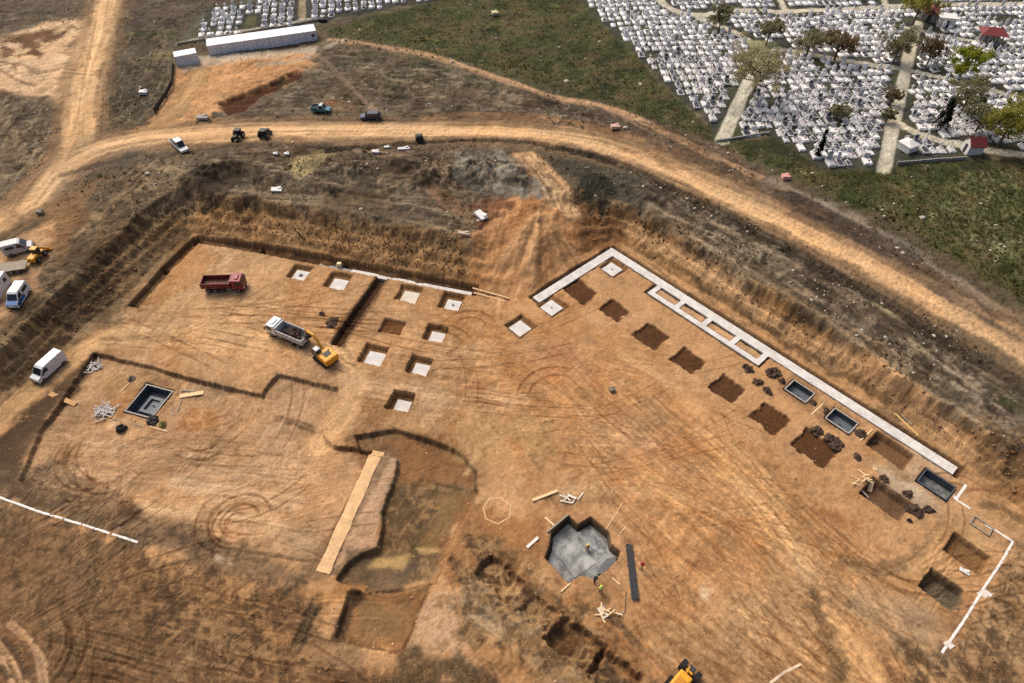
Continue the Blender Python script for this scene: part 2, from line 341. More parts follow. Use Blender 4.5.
for k, q in enumerate([[(322,30),(440,0),(590,-30),(645,66),(722,142),(640,112),(540,85),(460,62),(400,46)], [(722,142),(830,172),(960,162),(1120,170),(1120,360),(960,262),(850,202)]]):
    flecks(q, (108,98,58), UP, 1.2, .55, .2, 60 + k); flecks(q, (44,44,26), UP, 1.5, .7, .1, 64 + k); flecks(q, (98,80,54), UP, 3.0, .7, .02, 66 + k); flecks(q, (66,72,34), UP, 2.2, .45, .05, 68 + k)
flecks([(960,175),(1024,170),(1024,295),(930,220)], (140,128,88), UP, 1.0, .5, .22, 70)
paint([(512,154),(534,152),(548,166),(570,188),(582,208),(568,214),(552,204),(535,182),(515,166)], (212,162,108), UP, .7, .7, .95)
grain([(512,154),(534,152),(548,166),(570,188),(582,208),(568,214),(535,182)], (150,108,70), (530,160), (574,208), UP, .6, 8, .75, .05, 75)
paint([(455,152),(500,150),(528,168),(548,190),(550,202),(525,198),(480,192),(458,178)], (148,138,120), UP, .8, 1.5, .9, (1.6, -.1, .35, 76, 2.6, .6)); paint([(455,152),(500,150),(528,168),(548,190),(525,198),(480,192)], (64,60,52), UP, .8, 2, .8, (1.3, .12, .4, 77))
paint([(292,160),(322,151),(336,155),(322,168),(300,180),(290,174)], (176,150,98), UP, .7, .9, .85); mound(314,163,5,3,1.3,.2,UP,None,.2)
paint([(575,176),(602,178),(618,200),(606,208),(582,192)], (52,50,40), UP, 1, 1.5, .8)
paint([(470,204),(500,200),(520,206),(492,220),(476,226)], (120,76,46), UP, .8, 1.2, .85)
paint([(196,172),(220,160),(226,184),(212,196),(200,200)], (58,48,36), UP, .8, 1.5, .8)
paint([(470,225),(440,205),(425,190),(432,184),(452,196),(480,214)], (150,112,78), UP, .6, 1, .8)
for q_ in ([(262,199),(330,206),(400,219),(466,233)], [(340,196),(420,206),(470,222)], [(230,190),(300,196),(360,202)]): lane(q_, (170,146,112), .9, UP, .3, .5, .75, .4, 0, 12, brk=.5)
for q_ in ([(690,236),(760,276),(830,322),(900,372),(980,424)], [(650,206),(740,248),(840,310)], [(700,216),(790,262),(880,320),(980,392)]): lane(q_, (178,152,118), 1.0, UP, .4, .7, .7, .4, 0, 13, brk=.7)
for q_ in ([(640,196),(720,232),(800,280),(900,346)], [(620,176),(700,210),(800,262),(900,326)]): lane(q_, (62,52,40), 1.2, UP, .4, .9, .7, .4, .15, 14, brk=.7)
ap = np.array(P(540, 208, 4.6))
for k in range(26):
    e_ = np.array(P(478 + 118 * k / 25 + RNG.normal(0, 2), 297 - 32 * max(0, (k - 14) / 11) + RNG.normal(0, 3), .3)); s0_ = ap + (e_ - ap) * (.02 + .25 * RNG.random()) + RNG.normal(0, .3, 2)
    m_ = (s0_ + e_) / 2 + RNG.normal(0, .35, 2); lt = RNG.random() < .5
    lane(np.array([s0_, m_, e_]), (204, 152, 98) if lt else (138, 94, 54), .5 + .5 * RNG.random(), 0, .35, .35, .55, .3, -.12 if lt else .12, 200 + k, world=True, brk=.3)
for k in range(9):
    a_ = np.array(P(518 + 3.0 * k + RNG.normal(0, 1), 157 + RNG.normal(0, 2), UP)); b_ = np.array(P(548 + 4.2 * k, 208 + RNG.normal(0, 3), UP - .8)); lane(np.array([a_, (a_ + b_) / 2 + RNG.normal(0, .3, 2), b_]), (226, 178, 124) if k % 2 else (160, 116, 76), .5, 0, .3, .3, .6, .3, .12 * (-1) ** k, 240 + k, world=True)
for px_, py_, rx_, ry_, h_, a_ in [(206,176,7,3.5,2.0,.4),(236,168,9,3,1.3,.1),(352,172,8,4,1.6,0),(398,166,6,3,1.3,.2),(430,178,7,4,1.5,.3),(478,172,8,5,2.2,.2),(516,178,6,5,2.0,-.6),(596,184,7,4,1.8,-.4),(640,196,8,3,1.2,-.6),(268,178,6,3,1.0,0),(320,190,9,2.5,1.0,-.1)]:
    mound(px_, py_, rx_, ry_, h_, a_, UP, None, .35)
# ------------------------------------------------------------------ roads of the upper ground
def road(px, rgb, width, lvl, seed, streak=.28, edge=None, crown=.0):
    if edge is not None: lane(px, edge, width * 1.9, lvl, 1.6, 2.2, .8, .4, 0, seed + 3, brk=.5)
    # flatten the ground under the road, then lay the worn surface
    pts = smooth_line(PP(px, lvl)); idx = bbox_idx(pts.min(0) - width, pts.max(0) + width)
    d, s, a = sd_line(pts, X[idx], Y[idx]); m = sst(width * .85, width * .45, d)
    Z[idx] += (lvl + .05 * n12[idx] - Z[idx]) * m
    lane(px, [q * .80 for q in rgb], width * 1.05, lvl, 1.0, 1.7, .95, streak * 1.5, .0, seed + 5, fine=1.1)
    lane(px, rgb, width * .66, lvl, 1.1, 1.2, .95, streak * .9, .05, seed, fine=.8, brk=.3)
    CALM[idx] *= 1 - .65 * m
    for q_, o_ in ((.30, .25), (.18, .2)): pass
lane([(330,40),(365,44),(400,50),(440,58),(480,72),(520,86),(560,98),(610,108),(660,130),(700,150),(740,168),(780,186),(830,212)], (178,136,96), 2.3, UP, .5, .8, .9, .3)
lane([(322,58),(340,76),(360,96),(378,112)], (150,122,96), 1.4, UP, .3, .4, .8)
lane([(260,64),(300,60),(330,46),(345,40)], (176,150,122), 2.2, UP, .5, .6, .7)
road([(770,180),(840,212),(900,246),(960,286),(1040,340)], (150,130,108), 3.2, UP, 5, .25)
lane([(790,196),(850,226),(900,252),(950,290),(1000,330),(1040,358)], (74,62,52), 4.6, UP, .6, .9, .85, .35)
MAIN1 = [(112,-40),(107,0),(98,40),(86,80),(80,115),(76,140),(58,172),(20,206),(-40,244)]
MAIN2 = [(34,204),(66,166),(104,147),(150,138),(210,133),(280,131),(350,131),(420,131),(500,131),(560,136),(610,146),(670,168),(740,198),(820,236),(900,278),(960,312),(1024,350),(1120,410)]
road([(62,165),(88,150),(130,136),(165,118),(190,92),(200,72)], (188,142,90), 5.0, UP, 7, .25)
road(MAIN1, (218,170,116), 6.8, UP, 1, .45, (150,112,74))
road(MAIN2, (218,168,114), 7.0, UP, 2, .55, (142,106,72))
lane([(330,150),(420,143),(500,140),(560,148),(620,166),(700,205),(780,246),(860,290),(940,338),(1024,390)], (66,54,40), 1.5, UP, .3, .5, .9, .3, .5)
lane([(60,176),(120,160),(200,152),(240,146),(330,146)], (78,66,52), 1.3, UP, .4, .8, .7, .3, .2)
lane([(425,118),(470,114),(560,120),(640,140)], (166,122,78), 2.2, UP, .5, .6, .7)
# yard at the left edge with the parked vans
paint([(-60,280),(0,250),(52,216),(66,220),(58,240),(48,262),(42,290),(0,330),(-60,375)], (178,134,90), UP, 1, 1.5)
shade([(-60,250),(50,204),(48,262),(0,330)], (.84,.82,.8), UP, 1, 1, (1.6, .0, .5, 71, 5, .8))
paint([(28,208),(60,196),(100,180),(75,240),(52,270),(52,230)], (134,96,58), UP, 1.5, 1.5, .8)
# ramp road that brings the vans down to the floor
lane([(-60,470),(0,414),(30,388),(60,366),(95,345),(130,335),(190,336),(260,340)], (200,152,98), 4.6, 0, .7, .5, .9, .3, 0)
shade([(216,106),(250,92),(298,72),(298,78),(262,95),(244,110),(228,114)], (.8,.8,.8), UP, .6, .6); dig([(216,104),(250,90),(298,70),(300,77),(262,94),(244,110),(228,114)], .9, 1.4, .5, lvl=UP)  # orange yard ditch: slope shade painted into the soil colour, then dug
# ------------------------------------------------------------------ the excavated floor
paint([(-60,480),(0,440),(40,400),(94,352),(100,362),(60,405),(20,470),(-60,560)], (66,50,36), 0, 1, 1.2, .9)
# rough brown ground, bottom left
paint([(-80,500),(0,500),(140,546),(250,578),(308,590),(330,600),(322,640),(400,670),(480,660),(520,700),(-80,760)], (126,90,58), 0, 1.2, 2)
paint([(0,500),(140,546),(308,590),(320,683),(0,683)], (152,114,72), 0, 1, 2.5, .45, (2.0, .12, .5, 72, 3.6, .3))
paint([(0,500),(140,546),(308,590),(320,683),(0,683)], (82,62,42), 0, 1, 2.5, .8, (3.2, .0, .5, 73, 6, .3))
paint([(0,505),(110,546),(90,590),(0,600)], (146,110,76), 0, 2, 2, .6)
paint([(30,470),(110,490),(146,520),(150,548),(250,575),(310,590),(300,598),(200,572),(140,552),(20,505)], (88,68,48), 0, 1, 1.5, .75, (3, -.5, .3, 74))
BL = [(0,500),(140,546),(308,590),(322,640),(400,670),(500,700),(-20,700),(-20,500)]
flecks(BL, (156,116,76), 0, .55, .4, .22, 90); flecks(BL, (84,64,42), 0, .7, .6, .12, 91); flecks([(150,545),(308,590),(310,683),(190,683),(110,580)], (188,142,92), 0, .7, .6, .16, 92)
# west building: shallow excavation, its floor and its rim
W1 = [(93,353),(150,367),(214,384),(262,396),(277,374),(338,388),(336,408),(322,432),(332,446),(374,450),(322,560),(300,560),(200,545),(130,530),(20,480),(40,430),(62,400)]
paint(W1, (176,131,88), 0, .6, .4, .9)
dig(W1, .8, .45, .25, vary=.5, wall=(116,82,50), fade=(P(170,560), P(182,480)))
paint([(30,440),(100,400),(240,420),(320,440),(330,460),(310,550),(150,520),(30,475)], (184,138,96), 0, 2, 2, .6, (6, -.4, .3, 75))
shade([(30,440),(100,400),(240,420),(320,440),(330,460),(310,550),(150,520),(30,475)], (.82,.78,.74), 0, 2, 1, (1.8, .05, .5, 76, 8, .45))
for q in (W1[:9],):
    lane(q, (108,74,46), 1.6, 0, .8, .8, .4, .4, 0, 9, smooth=False, brk=.8)
lane([(262,396),(276,376),(338,390),(334,410),(322,432)], (112,78,50), 1.6, 0, .8, .8, .4, .4, 0, 9, smooth=False, brk=.8)
lane([(62,402),(92,356)], (80,56,36), 1.6, 0, .5, .5, .85, smooth=False)
lane([(276,416),(300,422),(326,431)], (110,76,48), 1.0, 0, .3, .4, .8, .3, .3)
paint([(100,425),(118,376),(136,372),(138,392),(118,410)], (180,124,66), 0, .6, .8, .9)
paint([(170,428),(190,402),(215,408),(222,424),(190,432)], (168,112,58), 0, .6, .8, .9)
paint([(84,380),(120,370),(150,378),(120,390)], (186,142,88), 0, .6, 1, .8)
paint([(0,470),(60,462),(112,488),(150,512),(260,552),(312,578),(304,594),(200,570),(140,547),(70,522),(0,498)], (116,90,64), 0, 1.0, 1.2, .85); flecks([(0,470),(60,462),(150,512),(312,578),(304,594),(140,547),(0,498)], (82,62,44), 0, .8, .7, .1, 88)
paint([(112,498),(126,494),(144,500),(146,512),(132,518),(114,510)], (78,54,34), 0, .5, .6, .95); mound(129,506,2.2,1.3,.5,0,0,None,.4)
for a in [(24,480,9),(28,498,7),(16,492,6)]:
    paint([(a[0]-a[2],a[1]-4),(a[0]+a[2],a[1]-3),(a[0]+a[2]-2,a[1]+5),(a[0]-a[2],a[1]+5)], (92,66,44), 0, .4, .8, .85)
# slab between the two buildings: rusty patch, dark terraces, the deep pit at the bottom
paint([(358,388),(398,390),(402,400),(384,424),(362,424)], (146,98,50), 0, 1, 1.2, .8)
paint([(345,440),(400,428),(440,436),(470,458),(478,480),(474,510),(450,530),(420,560),(380,580),(330,600),(345,560),(375,480)], (128,86,48), 0, .8, 1, .9)
RIM = [(356,436),(400,430),(432,440),(462,455),(476,472),(476,494),(468,512),(456,535),(436,584),(392,594),(366,590),(336,580),(350,562),(378,547),(384,507),(394,482),(398,458),(360,450)]
dig(RIM, .95, .45, .3, vary=.5, wall=(112,80,48)); paint([(383,452),(398,458),(394,482),(384,507),(378,547),(350,562),(330,575),(318,573)], (186,144,108), 0, .6, .6, .85); lane([(356,436),(400,430),(432,440),(462,455),(476,472),(476,494)], (92,64,40), 2.2, 0, 1.0, 1.2, .5, .3, 0, 4, brk=.8)
DARK = [(392,482),(430,480),(468,486),(470,510),(452,535),(434,582),(392,592),(366,588),(336,578),(350,560),(378,545),(384,505)]
paint(DARK, (104,80,50), 0, 1.0, 1.2, .9); paint([(390,486),(424,488),(416,520),(402,540),(382,540),(386,510)], (92,68,44), 0, .8, .8, .7)
flecks(DARK, (156,116,72), 0, .8, .6, .15, 80); flecks(DARK, (76,60,38), 0, .9, .6, .15, 81); paint([(440,495),(470,490),(468,515),(440,540),(425,545)], (140,104,60), 0, 1, 1.4, .7)
paint([(350,552),(420,556),(406,590),(392,600),(350,580)], (102,80,58), 0, .8, .9, .8)
paint([(376,556),(408,553),(402,566),(370,564)], (186,146,84), 0, .5, .5, .9); paint([(416,546),(450,546),(448,550),(420,550)], (190,150,90), 0, .3, .3, .9)
paint([(330,582),(362,586),(360,592),(336,590)], (176,118,60), 0, .5, .5, .9)
PITB = [(348,592),(366,592),(430,580),(418,616),(402,655),(366,648),(338,640),(336,636)]
dig(PITB, .9, .5, .15, fade=(P(392, 578), P(388, 606))); paint([(352,594),(428,584),(416,618),(402,652),(342,638)], (136,92,48), 0, .4, .4, .9)
paint([(356,600),(416,596),(404,640),(352,634)], (120,90,56), 0, .8, 1, .7)
paint([(350,636),(400,648),(398,655),(342,644)], (100,66,36), 0, .3, .3, .8); lane([(430,582),(418,616),(402,654)], (92,60,32), .9, 0, .3, .2, .85, smooth=False)
lane([(354,594),(346,612),(337,637)], (70,50,32), 1.6, 0, .3, .3, .9, smooth=False); 
lane([(318,600),(308,622),(297,648)], (72,62,44), 1.6, 0, .4, .4, .85, .3, .4, smooth=False)
paint([(294,648),(340,644),(402,660),(406,676),(340,668)], (168,126,84), 0, .5, .9, .85)
paint([(300,585),(342,592),(348,604),(320,604),(296,594)], (170,120,66), 0, .5, .6, .9)
paint([(430,590),(446,584),(468,600),(478,620),(470,655),(440,655),(412,650),(420,615)], (192,148,108), 0, .5, 1.2, .9)
shade([(430,590),(468,600),(470,655),(412,650)], (.7,.66,.6), 0, .5, 1, (.9, .05, .4, 78))
paint([(400,655),(470,655),(500,690),(390,690)], (86,72,50), 0, 1, 1.5, .8)
# rusty spread and dark spoil south of the octagon
paint([(448,520),(470,498),(500,512),(540,520),(548,556),(520,566),(560,598),(640,660),(660,700),(560,700),(500,640),(480,600),(440,590),(436,560)], (150,100,54), 0, 1, 1.5, .9)
paint([(476,545),(500,540),(512,560),(498,600),(486,610),(478,590)], (84,72,54), 0, .8, 1.2, .9)
paint([(484,556),(518,556),(530,575),(500,600)], (120,78,40), 0, .6, 1, .8)
lane([(478,596),(510,620),(545,650),(580,690)], (172,140,104), 5.5, 0, .6, .8, .85, .45)
paint([(560,610),(600,604),(612,622),(600,640),(575,650),(560,632)], (72,58,40), 0, .8, 1.4, .9); 
for c_, a_, b_, dp in [((500,578),3.0,1.7,1.0),((540,612),2.2,1.5,.6),((576,643),3.2,1.9,1.3),((613,676),2.6,1.7,1.3)]:
    ex_ = np.array(P(612,672)) - np.array(P(500,580)); ex_ /= np.linalg.norm(ex_); ey_ = np.array([-ex_[1], ex_[0]]); cc_ = np.array(P(*c_))
    q_ = np.array([cc_ - ex_*a_ - ey_*b_, cc_ + ex_*a_ - ey_*b_, cc_ + ex_*a_ + ey_*b_, cc_ - ex_*a_ + ey_*b_]); paint(cc_ + (q_ - cc_) * 1.5, (122,82,46), f=.8, wp=1.0, amt=.7); dig(q_, dp, .7, .7, rgb=(88,58,34))
mound(520,590,2.6,1.5,.9,.4); mound(556,624,2.0,1.4,.8,.2); mound(596,655,2.4,1.3,.8,.7)
for q_ in ([(470,540),(500,572),(540,612),(600,668)], [(452,560),(490,604),(530,650)]): lane(q_, (78,58,38), 1.4, 0, .5, .9, .75, .4, .35, 44, brk=.6)
paint([(600,660),(640,650),(660,690),(600,700)], (66,54,38), 0, .8, 1.4, .9)
paint([(520,560),(546,584),(560,612),(600,634),(566,640),(530,612),(508,590)], (134,92,50), 0, 1, 1.6, .8)
paint([(512,602),(545,622),(540,640),(516,622)], (140,116,82), 0, .8, 1, .8)
lane([(578,608),(610,630),(640,660),(670,700)], (164,108,56), 4.0, 0, .6, .8, .9, .4)
lane([(612,618),(626,632),(640,648)], (66,56,44), .9, 0, .3, .4, .8)
for k_, (q_, c_, w_) in enumerate([
 ([(330,350),(352,374),(350,400),(336,425),(318,446)], (204,158,110), 3.2), ([(352,384),(420,392),(480,398),(530,396)], (208,164,118), 2.2), ([(350,396),(430,404),(500,412)], (150,112,72), 1.2),
 ([(120,330),(200,332),(290,345)], (206,160,110), 2.4), ([(100,338),(190,342),(300,354)], (146,106,66), 1.2), ([(200,318),(260,326),(300,336)], (146,106,66), 1.0),
 ([(460,455),(480,430),(510,420),(548,418)], (196,160,104), .8), ([(466,470),(490,440),(530,428)], (196,160,104), .7), ([(455,400),(480,418),(494,440),(496,480)], (190,148,96), .9), ([(500,512),(520,480),(512,440)], (190,140,90), 1.4),
 ([(120,450),(200,440),(300,452)], (148,108,70), 1.6), ([(60,470),(160,478),(300,500)], (200,158,116), 2.4), ([(70,440),(160,452),(240,470),(300,478)], (196,154,112), 2.0), ([(140,505),(230,515),(310,540)], (200,160,116), 2.0)]):
    lane(q_, c_, w_, 0, .6, .7, .75, .5, .04, 140 + k_, brk=.5)
# the big east floor: warm clay, worn lanes fanning out of it
paint([(490,300),(540,300),(620,330),(700,400),(800,480),(870,560),(850,620),(760,640),(660,610),(640,500),(560,480),(500,470),(470,420)], (178,120,64), 0, 5, 5, .75)
shade([(500,340),(640,380),(800,500),(700,600),(560,480)], (.84,.8,.76), 0, 4, 3, (3, -.1, .6, 81, 18, 2.5))
shade([(500,340),(640,380),(800,500),(700,600),(560,480)], (1.16,1.16,1.18), 0, 4, 3, (1.2, .05, .6, 82, 14, 2.5))
paint([(520,340),(580,345),(580,385),(530,385)], (196,150,110), 0, 3, 3, .6); paint([(580,415),(660,415),(690,470),(610,460)], (176,136,98), 0, 4, 4, .55)
paint([(468,420),(512,415),(545,425),(548,450),(510,470),(480,462)], (168,130,80), 0, 2, 2, .7)
shade([(468,420),(545,425),(548,450),(480,462)], (.72,.7,.62), 0, 1, 1, (.9, -.1, .5, 83, 5, .3))
for k, (pl, wd, c) in enumerate([
    ([(700,440),(760,500),(800,560),(836,620),(880,700)], 5.0, (202,150,94)),
    ([(800,560),(822,600),(850,640),(890,700)], 2.2, (212,166,112)),
    ([(640,400),(720,470),(780,540)], 4.0, (190,138,82)),
    ([(560,380),(600,430),(680,500)], 3.0, (190,140,88)),
    ([(345,385),(400,392),(460,402),(520,400)], 3.0, (196,150,104)),
    ([(336,345),(350,380),(340,410),(320,440)], 4.6, (200,152,100)),
    ([(200,335),(260,345),(320,352)], 4.2, (196,148,98)),
    ([(490,300),(480,340),(460,380)], 5.0, (192,140,88)),
    ([(760,470),(806,540),(838,600),(872,690)], 1.2, (150,106,62)), ([(770,470),(822,545),(856,610),(900,690)], 1.0, (150,106,62)), ([(740,480),(790,540),(820,600),(848,690)], 1.0, (214,166,112)),
    ([(560,500),(640,505),(720,530),(780,575)], 2.4, (158,112,66)), ([(560,490),(660,492),(740,515)], 1.6, (198,150,98)), ([(640,560),(700,600),(740,650),(760,690)], 2.0, (158,114,70)), ([(530,345),(600,372),(660,410),(700,450)], 1.4, (152,106,62)), ([(620,352),(680,392),(740,450),(780,500)], 1.6, (200,150,96))]):
    lane(pl, c, wd, 0, 1.0, 1.0, .75, .45, .03, 20 + k, brk=.4)
paint([(740,580),(800,575),(840,640),(860,700),(740,700),(640,650)], (168,126,82), 0, 3, 3, .7)
shade([(640,590),(820,590),(860,700),(640,700)], (.78,.74,.7), 0, 3, 2, (1.6, .1, .5, 84))
paint([(812,590),(830,620),(842,660),(838,690),(822,640),(806,605)], (104,78,50), 0, .8, 1, .8)
lane([(846,562),(880,570),(912,556),(940,530)], (120,88,56), 2.0, 0, .5, .6, .8, .5, .1); lane([(850,570),(890,574),(930,548)], (170,128,82), 1.0, 0, .5, .6, .6, .5)
lane([(852,605),(880,622),(904,642)], (92,74,50), 1.4, 0, .4, .6, .85, .4, .15)
paint([(850,590),(930,600),(950,640),(900,650),(870,620)], (176,140,102), 0, 2, 2, .7)
# bottom right corner: rough speckled ground
paint([(1012,545),(1040,520),(1100,560),(1100,720),(900,720),(905,650),(942,655)], (146,108,68), 0, 1.5, 2)
paint([(1012,545),(1040,520),(1100,560),(1100,720),(890,720),(905,650),(942,655)], (78,58,38), 0, 1.5, 2, .8, (1.6, .1, .4, 85))
paint([(905,640),(990,655),(1024,683),(900,700)], (92,72,48), 0, 1.5, 2, .7, (4, -.4, .3, 86))
paint([(968,470),(1024,510),(1030,545),(1000,530),(975,500)], (178,130,80), 0, 1.5, 1.5, .8)
lane([(972,490),(1000,492),(1030,505)], (140,92,52), 1.0, 0, .3, .5, .8, .3, .1); lane([(980,505),(1000,508),(1024,520)], (110,80,50), 1.4, 0, .3, .5, .7, .3, .1)
paint([(925,528),(975,520),(1000,545),(985,580),(945,610),(920,600),(915,570)], (184,138,86), 0, 1.5, 1.5, .8)
paint([(945,600),(972,585),(985,600),(965,640),(950,625)], (150,98,52), 0, 1.5, 1.5, .8)
lane([(625,232),(700,278),(760,318),(850,372),(900,405),(968,458)], (206,156,104), 1.8, .4, .5, .6, .85, .3)
paint([(905,440),(950,462),(955,486),(930,510),(890,500),(880,470)], (190,156,120), 0, 1.5, 1.5, .8)
paint([(880,470),(905,460),(925,480),(920,500),(890,490)], (200,168,132), 0, 1, 1.5, .6)
# west end of the floor, near the red truck
paint([(200,242),(290,262),(300,300),(250,330),(180,330),(150,320)], (200,154,104), 0, 3, 3, .6)
paint([(145,300),(196,246),(218,252),(200,280),(160,305)], (178,122,64), 0, .8, 1.5, .85)
shade([(130,300),(300,262),(340,340),(100,345)], (.8,.77,.73), 0, 2, 2, (.9, .0, .5, 87, 9, -.15))
paint([(440,310),(500,318),(500,345),(455,340)], (176,118,62), 0, 1.5, 2, .8)

# ------------------------------------------------------------------ cemetery ground and paths
CEM = [(572,-8),(606,28),(650,70),(690,109),(708,124),(722,141),(735,142),(770,135),(800,153),(822,170),(885,169),(898,163),(966,159),(985,150),(1024,156),(1130,170),(1130,-8),(860,-16)]
CEM2 = [(196,37),(206,10),(250,2),(300,-10),(446,-14),(440,0),(332,19),(322,23),(206,42)]
paint(CEM, (66,64,54), UP, .6, .6)
paint(CEM, (74,72,44), UP, .6, .6, .7, (6, -.1, .4, 130))
paint(CEM2, (66,62,52), UP, .6, .6)
CPATHS = [([(722,141),(735,112),(748,82),(757,58),(762,46)], 3.0), ([(884,170),(892,130),(900,95),(906,68),(912,42),(918,24)], 2.8),
 ([(652,-8),(664,4),(676,11),(690,14),(706,15),(730,10),(780,12),(840,9),(905,5),(1024,4),(1130,4)], 2.6),
 ([(700,18),(730,30),(756,44),(800,52),(850,62),(900,68),(960,82),(1024,98),(1130,124)], 2.4),
 ([(898,124),(910,130),(940,140),(962,144),(1000,152),(1060,160)], 2.6), ([(905,28),(950,36),(1000,46),(1130,72)], 1.8),
 ([(776,-8),(786,12)], 1.6), ([(880,-8),(888,8)], 1.8)]
for k, (q, wd) in enumerate(CPATHS): lane(q, (190,176,152), wd, UP, .3, .25, 1, .12, 0, 60 + k)
paint([(745,40),(775,42),(778,66),(750,66)], (150,142,96), UP, .8, 1, .9)
lane([(303,-8),(302,20)], (150,130,100), 2.0, UP, .3, .3, .9)
lane([(247,36),(252,18)], (92,92,56), 2.4, UP, .4, .4, .9)
lane([(177,44),(210,36),(322,17)], (170,160,144), .9, UP, .2, .2, .9)

flecks([(1012,545),(1100,530),(1100,720),(890,720),(905,650),(942,655)], (186,142,94), 0, .6, .6, .12, 93); flecks([(1012,545),(1100,530),(1100,720),(890,720),(905,650),(942,655)], (80,60,40), 0, .6, .6, .15, 94)
flecks([(470,300),(560,330),(860,520),(900,683),(640,683),(560,480),(400,430)], (206,160,108), 0, .5, .25, .22, 95); flecks([(470,300),(560,330),(860,520),(900,683),(640,683),(560,480),(400,430)], (128,88,50), 0, .6, .25, .22, 96)
flecks([(120,300),(200,244),(480,300),(520,420),(330,440),(300,560),(20,480),(60,400),(100,345)], (214,172,126), 0, .5, .25, .2, 97); flecks([(120,300),(200,244),(480,300),(520,420),(330,440),(300,560),(20,480),(60,400),(100,345)], (136,98,60), 0, .55, .25, .24, 98)
flecks([(470,540),(560,560),(660,690),(500,690),(440,600)], (84,62,40), 0, 1.2, .7, .1, 99); flecks([(470,540),(560,560),(660,690),(500,690),(440,600)], (176,132,82), 0, .8, .6, .15, 89)
paint([(698,584),(712,588),(712,604),(700,598)], (206,172,132), 0, .4, .5, .8)

for q_, sd in (([(470,300),(560,330),(660,360),(860,520),(900,683),(640,683),(560,480),(400,430)], 150), ([(120,300),(200,244),(480,300),(520,420),(330,440),(300,560),(20,480),(60,400),(100,345)], 152), ([(0,500),(140,546),(308,590),(460,683),(0,683)], 154), ([(440,520),(560,560),(700,690),(400,690)], 156), ([(860,480),(960,480),(1030,560),(940,683),(860,640)], 158)):
    flecks(q_, (212,168,118), 0, .26, .14, .24, sd); flecks(q_, (120,84,50), 0, .28, .2, .28, sd + 1)
for q_, sd in (([(195,200),(330,213),(470,238),(490,290),(400,280),(193,232)], 160), ([(600,205),(690,238),(860,345),(1024,450),(1024,520),(960,465),(760,330),(620,245)], 162), ([(0,345),(90,258),(180,186),(196,228),(125,300),(40,372),(0,410)], 164)):
    flecks(q_, (190,146,92), 2.5, .4, .25, .22, sd); flecks(q_, (78,56,36), 2.5, .42, .3, .22, sd + 1)

for q, c in WILD[:8]: shade(q, (.80, .79, .78), UP, 1.5, 1.5, (7, -.5, .3, 170))
for q, c in WILD[:4]: shade(q, (.62, .60, .58), UP, 1.5, 1.5, (4.5, .08, .45, 171))
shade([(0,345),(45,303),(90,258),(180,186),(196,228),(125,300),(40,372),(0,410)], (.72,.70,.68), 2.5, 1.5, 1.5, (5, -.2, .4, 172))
shade([(0,540),(150,556),(308,592),(330,640),(480,670),(500,700),(-20,700)], (.80,.77,.74), 0, 3, 2, (10, -.4, .3, 173)); shade([(430,560),(520,540),(600,600),(670,690),(400,690)], (.78,.74,.7), 0, 2, 1.5, (6, -.3, .4, 174))
shade([(900,620),(1000,600),(1040,683),(880,700)], (.72,.68,.65), 0, 2, 1.5, (4, -.2, .4, 175)); shade([(120,300),(200,244),(480,300),(520,420),(330,440),(300,560),(20,480),(60,400),(100,345)], (.84,.80,.76), 0, 2, 2, (7, .0, .6, 176, 4, 1.4))
shade([(470,300),(560,330),(860,520),(900,683),(640,683),(560,480),(400,430)], (.82,.77,.72), 0, 2, 2, (12, .0, .6, 177, 5, -.8)); paint([(470,300),(560,330),(860,520),(820,600),(640,600),(560,480),(400,430)], (178,112,56), 0, 2, 2, .5, (8, .1, .6, 178))
paint([(188,549),(214,553),(236,560),(256,570),(252,574),(226,565),(196,556)], (196,168,140), 0, .4, .5, .6, (1.2, .0, .4, 179))

for q, c in WILD: shade(q, (.84, .84, .86), UP, 1.2, 1.5)
for q in ([(322,30),(440,0),(590,-30),(645,66),(722,142),(640,112),(540,85),(460,62),(400,46)], [(722,142),(830,172),(960,162),(1120,170),(1120,360),(960,262),(850,202)]): shade(q, (.88, .93, .84), UP, 1.5, 1.5)
lane([(800,214),(850,234),(900,264),(950,298),(1000,332),(1040,360)], (66,54,46), 3.6, UP, .7, 1.0, .85, .4, .1, 61, fine=.6, brk=.3)
lane([(730,186),(800,218),(860,246),(910,276)], (150,112,78), 1.4, UP, .5, .7, .8, .4, .05, 62, brk=.4)
lane([(560,146),(620,162),(700,200),(780,240),(860,284),(940,332),(1024,382)], (60,48,36), 1.3, UP, .3, .5, .9, .3, .4, 63, brk=.3)
lane([(900,280),(960,314),(1024,350)], (150,110,72), .9, UP, .3, .5, .7, .3, .05, 64); lane([(620,148),(700,180),(780,216),(860,256)], (160,118,76), .7, UP, .3, .4, .7, .3, .05, 65, brk=.4); lane([(200,136),(330,134),(450,134),(560,140)], (160,118,76), .7, UP, .3, .4, .7, .3, .05, 66, brk=.4); lane([(96,20),(84,80),(74,130),(52,172)], (160,118,76), .9, UP, .3, .4, .7, .3, .05, 67, brk=.4)

lane([(700,184),(740,202),(820,240),(900,282),(960,316),(1024,354),(1100,400)], (214,164,110), 3.6, UP, .7, .7, .8, .5, .04, 68, fine=.7, brk=.15)
shade([(0,500),(140,548),(308,592),(330,640),(480,670),(500,700),(-20,700)], (.88,.85,.82), 0, 1.5, 1.5)
